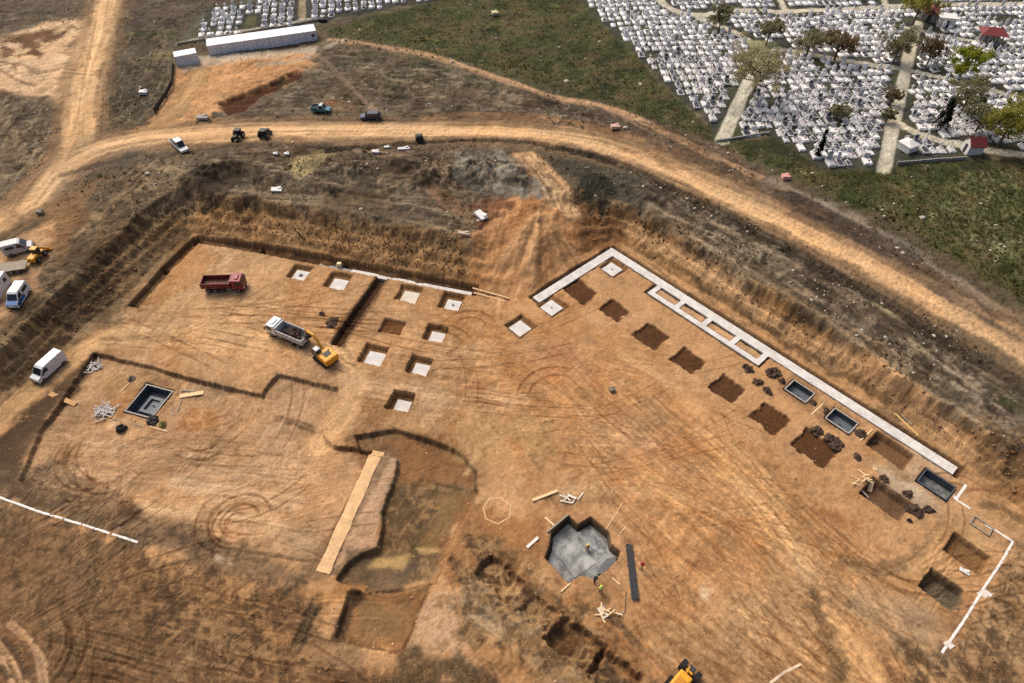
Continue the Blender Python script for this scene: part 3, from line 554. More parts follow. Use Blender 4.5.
# ------------------------------------------------------------------ pits, trenches
def unit(a, b):
    v_ = np.array(b) - np.array(a); return v_ / np.linalg.norm(v_)
LX = unit(P(350, 267), P(505, 296)); LY = np.array([-LX[1], LX[0]])
RX = unit(P(612, 250), P(958, 472)); RY = np.array([-RX[1], RX[0]])
def quad(c, ax, ay, hx, hy):
    c = np.array(c)
    return np.array([c - ax * hx - ay * hy, c + ax * hx - ay * hy, c + ax * hx + ay * hy, c - ax * hx + ay * hy])
def ang_of(a): return math.atan2(a[1], a[0])
#            px   py   frame size depth
PADS = [(301,276,'L',2.7,.75), (339,284.5,'L',2.9,.75), (410,297.5,'L',3.0,.7), (453,305.5,'L',2.7,.9), (437,338,'L',2.5,.95),
        (375,359,'L',3.0,.85), (421,370,'L',2.6,1.0), (402.5,406.5,'L',2.45,1.3),
        (520,328.5,'R',2.9,.6), (551.5,308,'R',3.0,.45), (612,269.5,'R',2.9,.5)]
PADGEO = []
for px, py, fr, s, dep in PADS:
    ax, ay = (LX, LY) if fr == 'L' else (RX, RY)
    c = np.array(P(px, py, -dep + .1))
    off = (ay * .35 - ax * .3) if fr == 'L' else ay * .25
    paint(quad(c + off * .5, ax, ay, s / 2 + 1.3, s / 2 + 1.3), (166, 118, 70), f=.6, wp=.6, amt=.6)
    dig(quad(c + off, ax, ay, s / 2 + .55, s / 2 + .55), dep, .3, .26, rgb=(128, 88, 48))
    PADGEO.append((c, ax, ay, s, dep))
# the strip footing on the right, with its ladder of cross beams
def Rline(a, b): return np.array(P(*a)), np.array(P(*b))
sa, sb, sc_ = np.array(P(536, 300, -.2)), np.array(P(612, 252, -.2)), np.array(P(955, 471, -.2))
def band(a, b, wl, wr, e0=0, e1=0):
    d_ = unit(a, b); n_ = np.array([-d_[1], d_[0]]); a = a - d_ * e0; b = b + d_ * e1
    return np.array([a - n_ * wr, b - n_ * wr, b + n_ * wl, a + n_ * wl])
SW = 1.75
lad_a, lad_b = np.array(P(649, 291.5, -.2)), np.array(P(759, 365, -.2))
ladq = quad((lad_a + lad_b) / 2, unit(sb, sc_), np.array([-unit(sb, sc_)[1], unit(sb, sc_)[0]]), np.linalg.norm(lad_b - lad_a) / 2 + .35, 1.1)
_ld, _ln = unit(sb, sc_), np.array([-unit(sb, sc_)[1], unit(sb, sc_)[0]])
_oi = np.dot(lad_a - sb, _ln); _ia = sb + _ld * np.dot(lad_a - sb, _ld) + _ln * _oi; _LL = np.dot(lad_b - lad_a, _ld)
_out = [_ia - _ln * .9 - _ld * .4, _ia - _ln * .9 + _ld * (_LL + .4), _ia + _ld * (_LL + .4) - _ln * _oi, _ia - _ld * .4 - _ln * _oi]
dig(np.array(_out), .5, .3, .05, rgb=(96, 66, 40))
for k in range(4):
    s0 = _LL * k / 4 + (.75 if k == 0 else .5) ; s1 = _LL * (k + 1) / 4 - (.75 if k == 3 else .5)
    sg_ = -np.sign(_oi); i0 = _ia + _ln * sg_ * .72; i1 = _ia + _ln * sg_ * (abs(_oi) - 1.10)
    dig(np.array([i0 + _ld * s0, i0 + _ld * s1, i1 + _ld * s1, i1 + _ld * s0]) + 0, -.2, .3, .05, rgb=(186, 142, 96))
dig(band(sa, sb, 1.35, 1.15, .6, .5), .55, .3, .08, rgb=(96, 66, 40)); dig(band(sb, sc_, 1.5, 1.1, .9, .8), .55, .3, .08, rgb=(96, 66, 40))
# north and west trenches of the left building
TN = [(197, 240), (262, 251), (345, 267.5), (475, 293)]
TW = [(197, 240), (166, 270), (134, 306)]
for q in (TN, TW):
    pts = PP(q, -.3)
    for a, b in zip(pts[:-1], pts[1:]): dig(band(a, b, 1.15, .85, .4, .4), 1.0, .3, .1, rgb=(104, 72, 42))
tn = PP([(383, 277), (336, 346)], -.3); dig(band(tn[0], tn[1], .9, .9, 0, 0), 1.1, .3, .12, rgb=(70, 46, 28))
paint(band(tn[0], tn[1], 1.5, 1.5), (82, 54, 34), f=.3, wp=.3, amt=.7)
# dark scraped pits
dig(quad(P(392.5, 326.5), LX, LY, 1.9, 1.55), .55, .35, .12, rgb=(108, 66, 30))
SCR = [(579, 290, 2.9, 2.0), (615, 310.5, 2.1, 1.8), (651, 336, 2.2, 2.0), (688.5, 360.5, 2.3, 2.1), (728, 388.5, 2.3, 2.1), (770, 418, 2.4, 2.2), (815, 447, 2.7, 2.3)]
for k, (px, py, a, b) in enumerate(SCR):
    q = quad(P(px, py), RX, RY, a, b)
    dig(q, .4, .35, .42, rgb=(90, 55, 27)); paint(q, (90, 55, 27), f=.3, wp=.5)
    paint(quad(P(px, py + 2), RX, RY, a * .8, b * .7), (88, 54, 28), f=.6, wp=.8, amt=.8)
# open brown pits of the right row
BP = [(888.5, 452, 2.9, 1.75, 1.2, (116, 80, 48)), (884, 501, 2.9, 1.9, 1.5, (112, 78, 52)), (965, 555, 2.35, 1.8, 1.0, (122, 84, 48)), (938.5, 591, 2.1, 1.75, 1.6, (112, 84, 54))]
for px, py, a, b, dep, c in BP:
    q = quad(P(px, py, -dep * .5), RX, RY, a, b)
    paint(quad(P(px, py), RX, RY, a + .9, b + .9), (160, 112, 64), f=.6, wp=.8, amt=.6)
    dig(q, dep, .35, .12, rgb=c)
paint(quad(P(938, 594, -1.9), RX, RY, 1.9, 1.5), (96, 84, 66), f=.4, wp=.6, amt=.8)
# pits that hold the grey forms: three on the right, the stepped one on the left
GF = [(799.5, 391.5, 3.9, 2.9, 1.15), (841.5, 421, 4.1, 3.0, 1.15), (936, 484.5, 4.4, 3.1, 1.4)]
for px, py, a, b, dep in GF:
    dig(quad(P(px, py), RX, RY, a / 2 + .05, b / 2 + .05), dep, .25, 0, rgb=(90, 74, 58))
    paint(quad(P(px, py), RX, RY, a / 2 + .9, b / 2 + .9), (140, 98, 60), f=.5, wp=.6, amt=.6)
FORM_C = np.array(P(147.5, 398.5)); FX = unit(P(145, 386), P(171, 393)); FY = np.array([-FX[1], FX[0]])
dig(quad(FORM_C, FX, FY, 2.6, 2.95), 1.7, .25, 0, rgb=(80, 70, 58))
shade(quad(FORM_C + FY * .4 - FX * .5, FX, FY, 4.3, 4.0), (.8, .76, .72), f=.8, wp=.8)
# the cross-shaped pit
SLABPX = [(568,523.5),(577.5,532.5),(590,525),(607,539.5),(609,551),(617,557.5),(615,565),(601,577),(593,582),(580,579),(569,586.5),(547.5,563),(552,551),(553,538)]
slab_poly = PP(SLABPX, -1.35)
cen = slab_poly.mean(0)
big = cen + (slab_poly - cen) * 1.05 + np.array([0, .25])
dig(big, 1.5, .3, .05, rgb=(78, 66, 50))
paint([(545,512),(568,508),(592,510),(620,535),(632,560),(610,592),(580,596),(545,585),(530,560),(530,530)], (170, 116, 68), 0, 2, 1.2, .45)
dig(big, 0, .3, .05, rgb=(78, 66, 50))
# the sandy strip west of the centre sits on a slight bench
lane([(383, 452), (318, 573)], (120, 88, 56), 3.0, 0, .4, .4, .6, smooth=False)
# ------------------------------------------------------------------ tyre ruts and scraper marks
def track(p, h, L, curv, k, **kw):
    pts = [p]; n = max(4, int(L / 2.2)); x, y = p
    for i in range(n):
        h += curv * 2.2 + RNG.normal(0, .012); x += math.cos(h) * 2.2; y += math.sin(h) * 2.2; pts.append((x, y))
    rut(pts, k, **kw)
def zone(polypx, n, h0, hs, L, cv=.01, kd=(.66, .62, .58), kl=(1.16, 1.15, 1.13), pl=.35, lvl=0, **kw):
    poly = PP(polypx, lvl); lo, hi = poly.min(0), poly.max(0); c = 0
    while c < n:
        p = lo + RNG.random(2) * (hi - lo)
        if sd_poly(poly, np.array([p[0]]), np.array([p[1]]))[0] > 0: continue
        c += 1
        k = np.array(kl if RNG.random() < pl else kd); k = 1 + (k - 1) * (.5 + .7 * RNG.random())
        track(tuple(p), h0 + RNG.normal(0, hs), L * (.5 + RNG.random()), RNG.normal(0, cv), k, **kw)
D = math.radians
zone([(120,310),(330,300),(335,350),(110,345)], 26, D(-5), .25, 22, .012)
zone([(500,330),(620,330),(800,500),(800,600),(640,600),(560,480)], 46, D(-38), .2, 22, .012, kd=(.80,.77,.74), depth=.03)
zone([(500,420),(640,430),(700,500),(640,540),(560,480)], 16, D(-5), .25, 20, .02, kd=(.80,.77,.74), depth=.03)
zone([(700,420),(820,480),(880,683),(700,683)], 34, D(-60), .12, 30, .008, kd=(.80,.77,.74), depth=.03)
zone([(400,320),(520,330),(520,420),(400,400)], 16, D(-15), .4, 18, .02)
zone([(40,450),(320,440),(310,550),(150,520)], 26, D(-5), .5, 18, .03)
zone([(60,570),(300,600),(300,683),(20,683)], 30, D(-18), .35, 18, .02)
zone([(0,510),(110,550),(60,640),(0,640)], 16, D(55), .25, 16, .02)
zone([(620,590),(860,600),(860,683),(680,683)], 14, D(-40), .3, 14, .03, kd=(.82,.79,.76), depth=.03)
zone([(880,540),(940,520),(960,640),(880,640)], 10, D(30), .5, 12, .06)
zone([(580,300),(740,400),(700,420),(560,330)], 14, D(-40), .25, 14, .03, kd=(.78,.74,.7))
zone([(0,230),(50,215),(45,290),(0,320)], 10, D(50), .3, 12, .02, lvl=UP)
zone([(10,70),(80,40),(60,95),(10,90)], 14, D(10), .6, 14, .05, lvl=UP)
zone([(180,80),(290,60),(240,95),(170,115)], 18, D(60), .4, 14, .03, lvl=UP)
zone([(330,130),(700,170),(600,140)], 6, D(-4), .1, 30, .0, lvl=UP)
# tight turning circles
for (px, py, r, a0, a1) in [(240,520,3.4,0,5.2),(236,522,2.3,.5,5.6),(232,518,4.2,2,5),(98,450,5.5,2.6,5.2),(118,442,7,2.8,4.8),(108,462,4,3,5.5),(205,425,5,3.8,5.8),(470,330,4,0,3),(20,655,4.4,-.8,1.2),(24,660,6.2,-.8,1.3),(560,400,6,1,3.2),(905,545,6,3.6,5.6),(440,350,5,.2,2.4),(960,500,3.5,.3,2.6)]:
    c = P(px, py); rut([(c[0] + r * math.cos(a), c[1] + r * math.sin(a)) for a in np.linspace(a0, a1, 24)], (.62, .56, .5), gauge=1.7, width=.42, full=.5)
for q in ([(-4,640),(8,655),(18,672),(26,690)], [(10,624),(28,640),(40,660),(44,690)], [(-4,655),(6,668),(14,690)]):
    lane(q, (182,138,96), .9, 0, .2, .3, .9, .3, .12); 
lane([(4,640),(16,655),(26,676)], (84,62,44), .9, 0, .2, .3, .8, .3, .1); lane([(0,668),(8,676)], (76,58,42), 1.2, 0, .2, .3, .8)
# graded streaks across the floors
for poly, ang, seed in [([(100,300),(340,300),(340,360),(90,350)], -.1, 1), ([(60,410),(330,440),(300,560),(20,480)], -.08, 2), ([(540,320),(860,520),(860,683),(640,683)], -.9, 3), ([(400,310),(520,330),(520,420),(350,400)], -.2, 4), ([(640,600),(860,600),(860,683),(640,683)], -.6, 6)]:
    shade(poly, (.72, .68, .64), f=2, wp=2, pat=(.4, .0, .7, 90 + seed, 5, ang + PI / 2))
    shade(poly, (1.18, 1.19, 1.20), f=2, wp=2, pat=(.35, .05, .7, 100 + seed, 4, ang + PI / 2))
# ------------------------------------------------------------------ overall grain, fine relief
g = .17 * n1 + .12 * n03 + .17 * n4 + .10 * n12
loose = np.where(upper | slope_m, 1.5, 1.0)
C *= np.clip(1 + g * loose * CALM, .35, 1.8)[:, None]
hue = fbm(X / 7, Y / 7, 120, 3)
C *= 1 + np.outer(hue, [.05, -.01, -.09])
Z += .085 * n1 + .055 * n03 + np.where(upper, .05 * n1 + .06 * n03, 0)
C = np.clip(C, .008, .9)
me = bpy.data.meshes.new('ground')
me.vertices.add(N); me.vertices.foreach_set('co', np.stack([X, Y, Z], 1).astype(np.float32).ravel())
ii = (np.arange(NR - 1)[:, None] * NC + np.arange(NC - 1)[None, :]).ravel()
q = np.stack([ii, ii + 1, ii + 1 + NC, ii + NC], 1).astype(np.int32)
me.loops.add(q.size); me.loops.foreach_set('vertex_index', q.ravel())
me.polygons.add(len(q)); me.polygons.foreach_set('loop_start', np.arange(0, q.size, 4, dtype=np.int32))
me.polygons.foreach_set('use_smooth', np.ones(len(q), bool))
me.update(calc_edges=True)
ca = me.color_attributes.new('soil', 'FLOAT_COLOR', 'POINT')
ca.data.foreach_set('color', np.concatenate([C, np.ones((N, 1))], 1).astype(np.float32).ravel())
def new_mat(name):
    m = bpy.data.materials.new(name); m.use_nodes = True
    return m, m.node_tree, m.node_tree.nodes['Principled BSDF']
gm, t_, b_ = new_mat('soil')
at_ = t_.nodes.new('ShaderNodeAttribute'); at_.attribute_name = 'soil'
tc = t_.nodes.new('ShaderNodeTexCoord')
nz1 = t_.nodes.new('ShaderNodeTexNoise'); nz1.inputs['Scale'].default_value = 1.7; nz1.inputs['Detail'].default_value = 6; nz1.inputs['Roughness'].default_value = .7
t_.links.new(tc.outputs['Object'], nz1.inputs['Vector'])
mr = t_.nodes.new('ShaderNodeMapRange'); mr.inputs[1].default_value = .3; mr.inputs[2].default_value = .7; mr.inputs[3].default_value = .86; mr.inputs[4].default_value = 1.14
t_.links.new(nz1.outputs[0], mr.inputs[0])
mx = t_.nodes.new('ShaderNodeMix'); mx.data_type = 'RGBA'; mx.blend_type = 'MULTIPLY'; mx.inputs[0].default_value = 1
t_.links.new(at_.outputs['Color'], mx.inputs[6]); t_.links.new(mr.outputs[0], mx.inputs[7]); t_.links.new(mx.outputs[2], b_.inputs['Base Color'])
bp = t_.nodes.new('ShaderNodeBump'); bp.inputs['Strength'].default_value = .4; bp.inputs['Distance'].default_value = .25
nz2 = t_.nodes.new('ShaderNodeTexNoise'); nz2.inputs['Scale'].default_value = 1.3; nz2.inputs['Detail'].default_value = 8; nz2.inputs['Roughness'].default_value = .72
t_.links.new(tc.outputs['Object'], nz2.inputs['Vector']); t_.links.new(nz2.outputs[0], bp.inputs['Height']); t_.links.new(bp.outputs[0], b_.inputs['Normal'])
b_.inputs['Roughness'].default_value = .95; b_.inputs['Specular IOR Level'].default_value = .12
me.materials.append(gm)
go = bpy.data.objects.new('ground', me); COL.objects.link(go); go['kind'] = 'structure'
Zg = Z.reshape(NR, NC)
def gz(x, y):
    j = int(np.clip(np.searchsorted(Yr, y) - 1, 0, NR - 2)); fy = (y - Yr[j]) / (Yr[j + 1] - Yr[j])
    r = []
    for jj in (j, j + 1):
        uu = x / Wd[jj]; i = int(np.clip(np.searchsorted(U, uu) - 1, 0, NC - 2)); fx = (uu - U[i]) / (U[i + 1] - U[i])
        r.append(Zg[jj, i] * (1 - fx) + Zg[jj, i + 1] * fx)
    return float(r[0] * (1 - fy) + r[1] * fy)
def G(px, py):
    """the point of the ground seen at a pixel (marched down the sight line)"""
    z = 9.0
    while z > -4:
        x, y = P(px, py, z)
        if gz(x, y) >= z: break
        z -= .08
    return Vector((x, y, gz(x, y)))
# ------------------------------------------------------------------ materials for objects
_M = {}
def mat(name, rgb=(128,128,128), rough=.7, var=.18, scale=3.0, metal=0.0, spec=.4, dirt=None, true=False, tight=.2, mud=0):
    if name in _M: return _M[name]
    m, t, b = new_mat(name)
    c = lin(rgb) if true else lin(rgb) / KALB
    n = t.nodes.new('ShaderNodeTexNoise'); n.inputs['Scale'].default_value = scale; n.inputs['Detail'].default_value = 5; n.inputs['Roughness'].default_value = .65
    tcn = t.nodes.new('ShaderNodeTexCoord'); t.links.new(tcn.outputs['Object'], n.inputs['Vector'])
    r = t.nodes.new('ShaderNodeValToRGB'); r.color_ramp.elements[0].position = .5 - tight; r.color_ramp.elements[1].position = .5 + tight
    lo = np.clip(c * (1 - var), 0, 1); hi = np.clip(c * (1 + var), 0, .95)
    if dirt is not None: lo = lin(dirt) / KALB
    r.color_ramp.elements[0].color = (*lo, 1); r.color_ramp.elements[1].color = (*hi, 1)
    t.links.new(n.outputs[0], r.inputs[0]); t.links.new(r.outputs[0], b.inputs['Base Color'])
    if mud:
        n2 = t.nodes.new('ShaderNodeTexNoise'); n2.inputs['Scale'].default_value = 1.3; n2.inputs['Detail'].default_value = 7; n2.inputs['Roughness'].default_value = .75; t.links.new(tcn.outputs['Object'], n2.inputs['Vector'])
        m2 = t.nodes.new('ShaderNodeMapRange'); m2.inputs[1].default_value = .52; m2.inputs[2].default_value = .68; m2.inputs[4].default_value = mud; t.links.new(n2.outputs[0], m2.inputs[0])
        mm = t.nodes.new('ShaderNodeMix'); mm.data_type = 'RGBA'; t.links.new(m2.outputs[0], mm.inputs[0]); t.links.new(r.outputs[0], mm.inputs[6]); mm.inputs[7].default_value = (*(lin((150, 112, 72)) / KALB), 1); t.links.new(mm.outputs[2], b.inputs['Base Color'])
    b.inputs['Roughness'].default_value = rough; b.inputs['Metallic'].default_value = metal; b.inputs['Specular IOR Level'].default_value = spec
    _M[name] = m; return m
WHITEP = mat('white_paint', (224, 224, 222), .4, .1, 1.2, mud=.22)
GLASS = mat('dark_glass', (28, 34, 42), .12, .15, 2, spec=.6)
RUBBER = mat('rubber', (30, 29, 28), .85, .3, 6)
STEEL = mat('dark_steel', (58, 58, 60), .6, .3, 6)
RIMM = mat('rim_steel', (130, 128, 124), .5, .25, 8)
YELL = mat('yellow_paint', (228, 160, 34), .5, .14, 3, mud=.35)
REDP = mat('red_paint', (118, 36, 42), .5, .2, 3, mud=.35)
REDCAB = mat('red_cab_paint', (146, 42, 54), .45, .12, 3, mud=.25)
BEDR = mat('rusty_bed', (112, 78, 58), .8, .4, 3)
CONC = mat('fresh_concrete', (208, 205, 198), .85, .14, .7, tight=.13, mud=.4)
CONCG = mat('grey_concrete', (150, 150, 148), .85, .22, .8)
CONCD = mat('wet_concrete', (122, 123, 119), .6, .5, .5, tight=.09)
FORMD = mat('form_panel_grey', (70, 77, 83), .7, .25, 2)
FORMI = mat('form_floor', (92, 100, 106), .6, .3, .9)
EDGE = mat('form_edge', (170, 160, 148), .8, .15, 4)
WOOD = mat('pale_timber', (222, 186, 136), .8, .18, 4)
WOODG = mat('grey_timber', (150, 138, 120), .85, .25, 4)
LIME = mat('white_lime', (226, 222, 214), .9, .12, 2)
DARKSOIL = mat('dark_soil', (74, 57, 44), .95, .5, 2.2)
BROWNSOIL = mat('brown_soil', (112, 80, 50), .95, .4, 2.2)
SANDM = mat('pale_sand', (214, 176, 128), .95, .2, .9)
# ------------------------------------------------------------------ mesh helpers
class MB:
    def __init__(s): s.bm = bmesh.new(); s.mats = []
    def _mi(s, m):
        if m is None: return 0
        if m not in s.mats: s.mats.append(m)
        return s.mats.index(m)
    def box(s, c, size, rz=0, m=None, bev=0, ry=0, rx=0, taper=None):
        M = Matrix.Translation(c) @ Matrix.Rotation(rz, 4, 'Z') @ Matrix.Rotation(ry, 4, 'Y') @ Matrix.Rotation(rx, 4, 'X')
        x, y, z = size[0] / 2, size[1] / 2, size[2] / 2; tp = taper or (1, 1)
        vs = [s.bm.verts.new(M @ Vector(p)) for p in [(-x, -y, -z), (x, -y, -z), (x, y, -z), (-x, y, -z), (-x * tp[0], -y * tp[1], z), (x * tp[0], -y * tp[1], z), (x * tp[0], y * tp[1], z), (-x * tp[0], y * tp[1], z)]]
        fs = [s.bm.faces.new([vs[i] for i in f]) for f in [(3, 2, 1, 0), (4, 5, 6, 7), (0, 1, 5, 4), (1, 2, 6, 5), (2, 3, 7, 6), (3, 0, 4, 7)]]
        mi = s._mi(m)
        for f in fs: f.material_index = mi
        if bev:
            r = bmesh.ops.bevel(s.bm, geom=list({e for f in fs for e in f.edges}), offset=bev, segments=2, affect='EDGES', profile=.5)
            for f in r['faces']: f.material_index = mi
        return s
    def prism(s, prof, y0, y1, m=None, bev=0, narrow=None):
        """profile in x,z extruded along y; narrow(x,z)->inset of the side at that point"""
        mi = s._mi(m); a = []; b = []
        for x, z in prof:
            k = narrow(x, z) if narrow else 0
            a.append(s.bm.verts.new((x, y0 + k, z))); b.append(s.bm.verts.new((x, y1 - k, z)))
        n = len(prof); fs = []
        for i in range(n):
            j = (i + 1) % n; fs.append(s.bm.faces.new((a[i], a[j], b[j], b[i])))
        fs.append(s.bm.faces.new(a[::-1])); fs.append(s.bm.faces.new(b))
        for f in fs: f.material_index = mi
        if bev:
            r = bmesh.ops.bevel(s.bm, geom=list({e for f in fs for e in f.edges}), offset=bev, segments=2, affect='EDGES', profile=.5)
            for f in r['faces']: f.material_index = mi
        return s
    def cyl(s, p, q, r, n=14, m=None, r2=None):
        p, q = Vector(p), Vector(q); d = q - p; R = d.to_track_quat('Z', 'Y').to_matrix().to_4x4()
        r2 = r if r2 is None else r2; mi = s._mi(m)
        a = [s.bm.verts.new(p + R @ Vector((r * math.cos(2 * PI * i / n), r * math.sin(2 * PI * i / n), 0))) for i in range(n)]
        b = [s.bm.verts.new(q + R @ Vector((r2 * math.cos(2 * PI * i / n), r2 * math.sin(2 * PI * i / n), 0))) for i in range(n)]
        fs = [s.bm.faces.new((a[i], a[(i + 1) % n], b[(i + 1) % n], b[i])) for i in range(n)] + [s.bm.faces.new(a[::-1]), s.bm.faces.new(b)]
        for f in fs: f.material_index = mi
        return s
    def poly(s, pts, z0, z1, m=None):
        mi = s._mi(m)
        a = [s.bm.verts.new((p[0], p[1], z0)) for p in pts]; b = [s.bm.verts.new((p[0], p[1], z1)) for p in pts]; n = len(pts)
        fs = [s.bm.faces.new((a[i], a[(i + 1) % n], b[(i + 1) % n], b[i])) for i in range(n)] + [s.bm.faces.new(a[::-1]), s.bm.faces.new(b)]
        for f in fs: f.material_index = mi
        return s
    def face(s, pts, m=None):
        f = s.bm.faces.new([s.bm.verts.new(p) for p in pts]); f.material_index = s._mi(m); return s
    def build(s, name, m=None, parent=None, smooth=False):
        bmesh.ops.recalc_face_normals(s.bm, faces=s.bm.faces)
        d = bpy.data.meshes.new(name); s.bm.to_mesh(d); s.bm.free()
        for q in (s.mats or [m]): d.materials.append(q)
        if smooth: d.polygons.foreach_set('use_smooth', np.ones(len(d.polygons), bool))
        o = bpy.data.objects.new(name, d); COL.objects.link(o)
        if parent is not None: o.parent = parent
        return o
def empty(name, loc, rz=0, rx=0, ry=0):
    o = bpy.data.objects.new(name, None); COL.objects.link(o); o.location = loc; o.rotation_euler = (rx, ry, rz); return o
def tag(o, label, cat, group=None, kind=None):
    o['label'] = label; o['category'] = cat
    if group: o['group'] = group
    if kind: o['kind'] = kind
    return o
def copy_tree(o, parent=None):
    c = o.copy(); COL.objects.link(c)
    if parent is not None: c.parent = parent
    for ch in list(o.children): copy_tree(ch, c)
    return c
def place(pa, pb):
    """position and heading of a thing whose rear/front centre stand at two pixels"""
    a, b = G(*pa), G(*pb); d = b - a
    return (a + b) / 2, math.atan2(d.y, d.x), d.length
# ------------------------------------------------------------------ footings of the left and right building
lab_pad = ['white footing pad with a large dark column stub, northwestern pad east of the red truck',
 'plain white footing pad in a shallow pit just west of the dark cross trench',
 'greyish cream footing pad in the pit just east of the dark cross trench',
 'white footing pad with dark centre dot near the pale boards of the north trench',
 'white footing pad in its pit directly below the dotted pad',
 'wide white footing pad nearest the yellow excavator',
 'white footing pad between the two tracks, right of the pad nearest the excavator',
 'white footing pad in the deepest small pit, southernmost of the pads',
 'white footing pad standing alone in the middle between the two buildings',
 'white footing pad just inside the western end of the long strip footing',
 'white footing pad with grey centre spot tucked inside the corner of the strip footing']
DARKC = mat('column_stub', (92, 92, 96), .7, .3, 5)
for k, (c, ax, ay, s, dep) in enumerate(PADGEO):
    z0 = gz(*c)
    t = empty('footing_pad', (c[0], c[1], z0), ang_of(ax))
    mb = MB(); mb.box((0, 0, .02), (s, s * .98, .26), bev=.03)
    mb.build('slab', CONC if k != 2 else mat('cream_concrete', (206, 196, 178), .85, .12, 1), t)
    if k in (0, 3, 9, 10):
        st = .62 if k == 0 else .3
        f = MB(); f.box((0, 0, .19), (st, st, .12)); f.build('column_stub', DARKC if k in (0, 3) else CONCG, t)
        for sx in (-1, 1) if k < 8 else ():
            for sy in (-1, 1): MB().cyl((sx * st * .35, sy * st * .35, .25), (sx * st * .35, sy * st * .35, .62), .025, 6).build('starter_bar', STEEL, t)
    tag(t, lab_pad[k], 'footing', 'square footing pads')
# strip footing: two arms, the inner beam and five cross beams
tz = -.30
foot = empty('strip_footing', (sb[0], sb[1], -.45)); tag(foot, 'long white concrete strip footing bent at the corner, with a ladder of cross beams', 'foundation')
def loc2(q): return [(p[0] - sb[0], p[1] - sb[1]) for p in q]
SWD = SW / 2
def mitre():
    d1, d2 = unit(sa, sb), unit(sb, sc_); n1_, n2_ = np.array([-d1[1], d1[0]]), np.array([-d2[1], d2[0]])
    b_ = (n1_ + n2_) / np.linalg.norm(n1_ + n2_); return b_ * SWD / b_.dot(n1_), n1_, n2_
mb_, n1_, n2_ = mitre()
MB().poly(loc2([sa - n1_ * SWD, sb - mb_, sb + mb_, sa + n1_ * SWD]), -.05, .32).build('west_beam', CONC, foot)
lad_dir = unit(sb, sc_)
MB().poly(loc2([sb - mb_, sc_ - n2_ * SWD, sc_ + n2_ * SWD, sb + mb_]), -.05, .315).build('east_beam', CONC, foot)
IB = 1.0
ia = lad_a; ib_ = lad_a + lad_dir * np.dot(lad_b - lad_a, lad_dir)
off_in = np.dot(ia - sb, n2_)
ia = sb + lad_dir * np.dot(ia - sb, lad_dir) + n2_ * off_in; ib_ = ia + lad_dir * np.dot(ib_ - ia, lad_dir)
MB().poly(loc2([ia - n2_ * IB / 2, ib_ - n2_ * IB / 2, ib_ + n2_ * IB / 2, ia + n2_ * IB / 2]), -.05, .31).build('inner_beam', CONC, foot)
Lad = np.linalg.norm(ib_ - ia)
for k in range(5):
    s0 = ia + lad_dir * (Lad * k / 4 + (.5 if k == 0 else -.5 if k == 4 else 0))
    e = s0 + n2_ * (-off_in - SWD + .02) ; st = s0 + n2_ * (IB / 2 - .02)
    MB().poly(loc2([st - lad_dir * .48, st + lad_dir * .48, e + lad_dir * .48, e - lad_dir * .48]), -.06, .30).build('cross_beam', CONC, foot)
    if k == 4:
        pass
# north trench strip: grey then white, pale formwork boards at the end
na, nb, nc = np.array(P(320, 264.5, -.7)), np.array(P(352, 270.8, -.7)), np.array(P(472, 294, -.7))
ns = empty('trench_strip', (nb[0], nb[1], -1)); tag(ns, 'pale concrete strip laid in the bottom of the north trench', 'foundation')
def rel(q, o): return [(p[0] - o[0], p[1] - o[1]) for p in q]
MB().poly(rel(band(nb, nc, .25, .75), nb), -.1, .48).build('white_bed', CONC, ns)
MB().poly(rel(band(na, nb, .15, .75), nb), -.1, .42).build('grey_bed', CONCG, ns)
a_, b__ = G(472, 292), G(510, 300)
for k, (o_, lb) in enumerate([(.0, 'upper pale formwork board at the east end of the north trench'), (-.75, 'lower pale formwork board at the east end of the north trench')]):
    d = (b__ - a_); h = math.atan2(d.y, d.x); c = (a_ + b__) / 2 + Vector((-math.sin(h), math.cos(h), 0)) * o_
    bo = MB().box((0, 0, .12), (d.length * (.95 - .15 * k), .26, .22)).build('formwork_board', WOOD); bo.location = (c.x, c.y, gz(c.x, c.y)); bo.rotation_euler = (0, 0, h)
    tag(bo, lb, 'board', 'formwork boards of the north trench')
# grey formwork boxes in the right-hand pits
for k, ((px, py, a, b, dep), lb) in enumerate(zip(GF, ['grey lined footing box with pale rim, right below the ladder end of the strip', 'grey lined footing box with pale rim between two groups of dark soil clods', 'dark deep grey footing box at the far end of the strip footing'])):
    c = P(px, py); zt = .08
    t = empty('footing_form', (c[0], c[1], -dep), ang_of(RX)); tag(t, lb, 'formwork', 'lined footing boxes')
    MB().box((0, 0, .03), (a - .1, b - .1, .22)).build('base_slab', FORMI if k < 2 else CONCD, t)
    for sgn in (-1, 1):
        MB().box((0, sgn * (b / 2 - .08), (dep + zt) / 2 + .07), (a - .3, .12, dep + zt - .14), m=FORMD).box((0, sgn * (b / 2 - .08), dep + zt + .03), (a - .02, .2, .06), m=EDGE if k < 2 else FORMD).build('side_panel', FORMD, t)
        MB().box((sgn * (a / 2 - .08), 0, (dep + zt) / 2 + .07), (.12, b - .06, dep + zt - .14), m=FORMD).box((sgn * (a / 2 - .08), 0, dep + zt + .033), (.2, b - .42, .055), m=EDGE if k < 2 else FORMD).build('end_panel', FORMD, t)
    for q in range(2): MB().cyl((-.1 + q * .25, 0, .14), (-.1 + q * .25, 0, .5), .05, 6).build('starter_bar', RIMM, t)
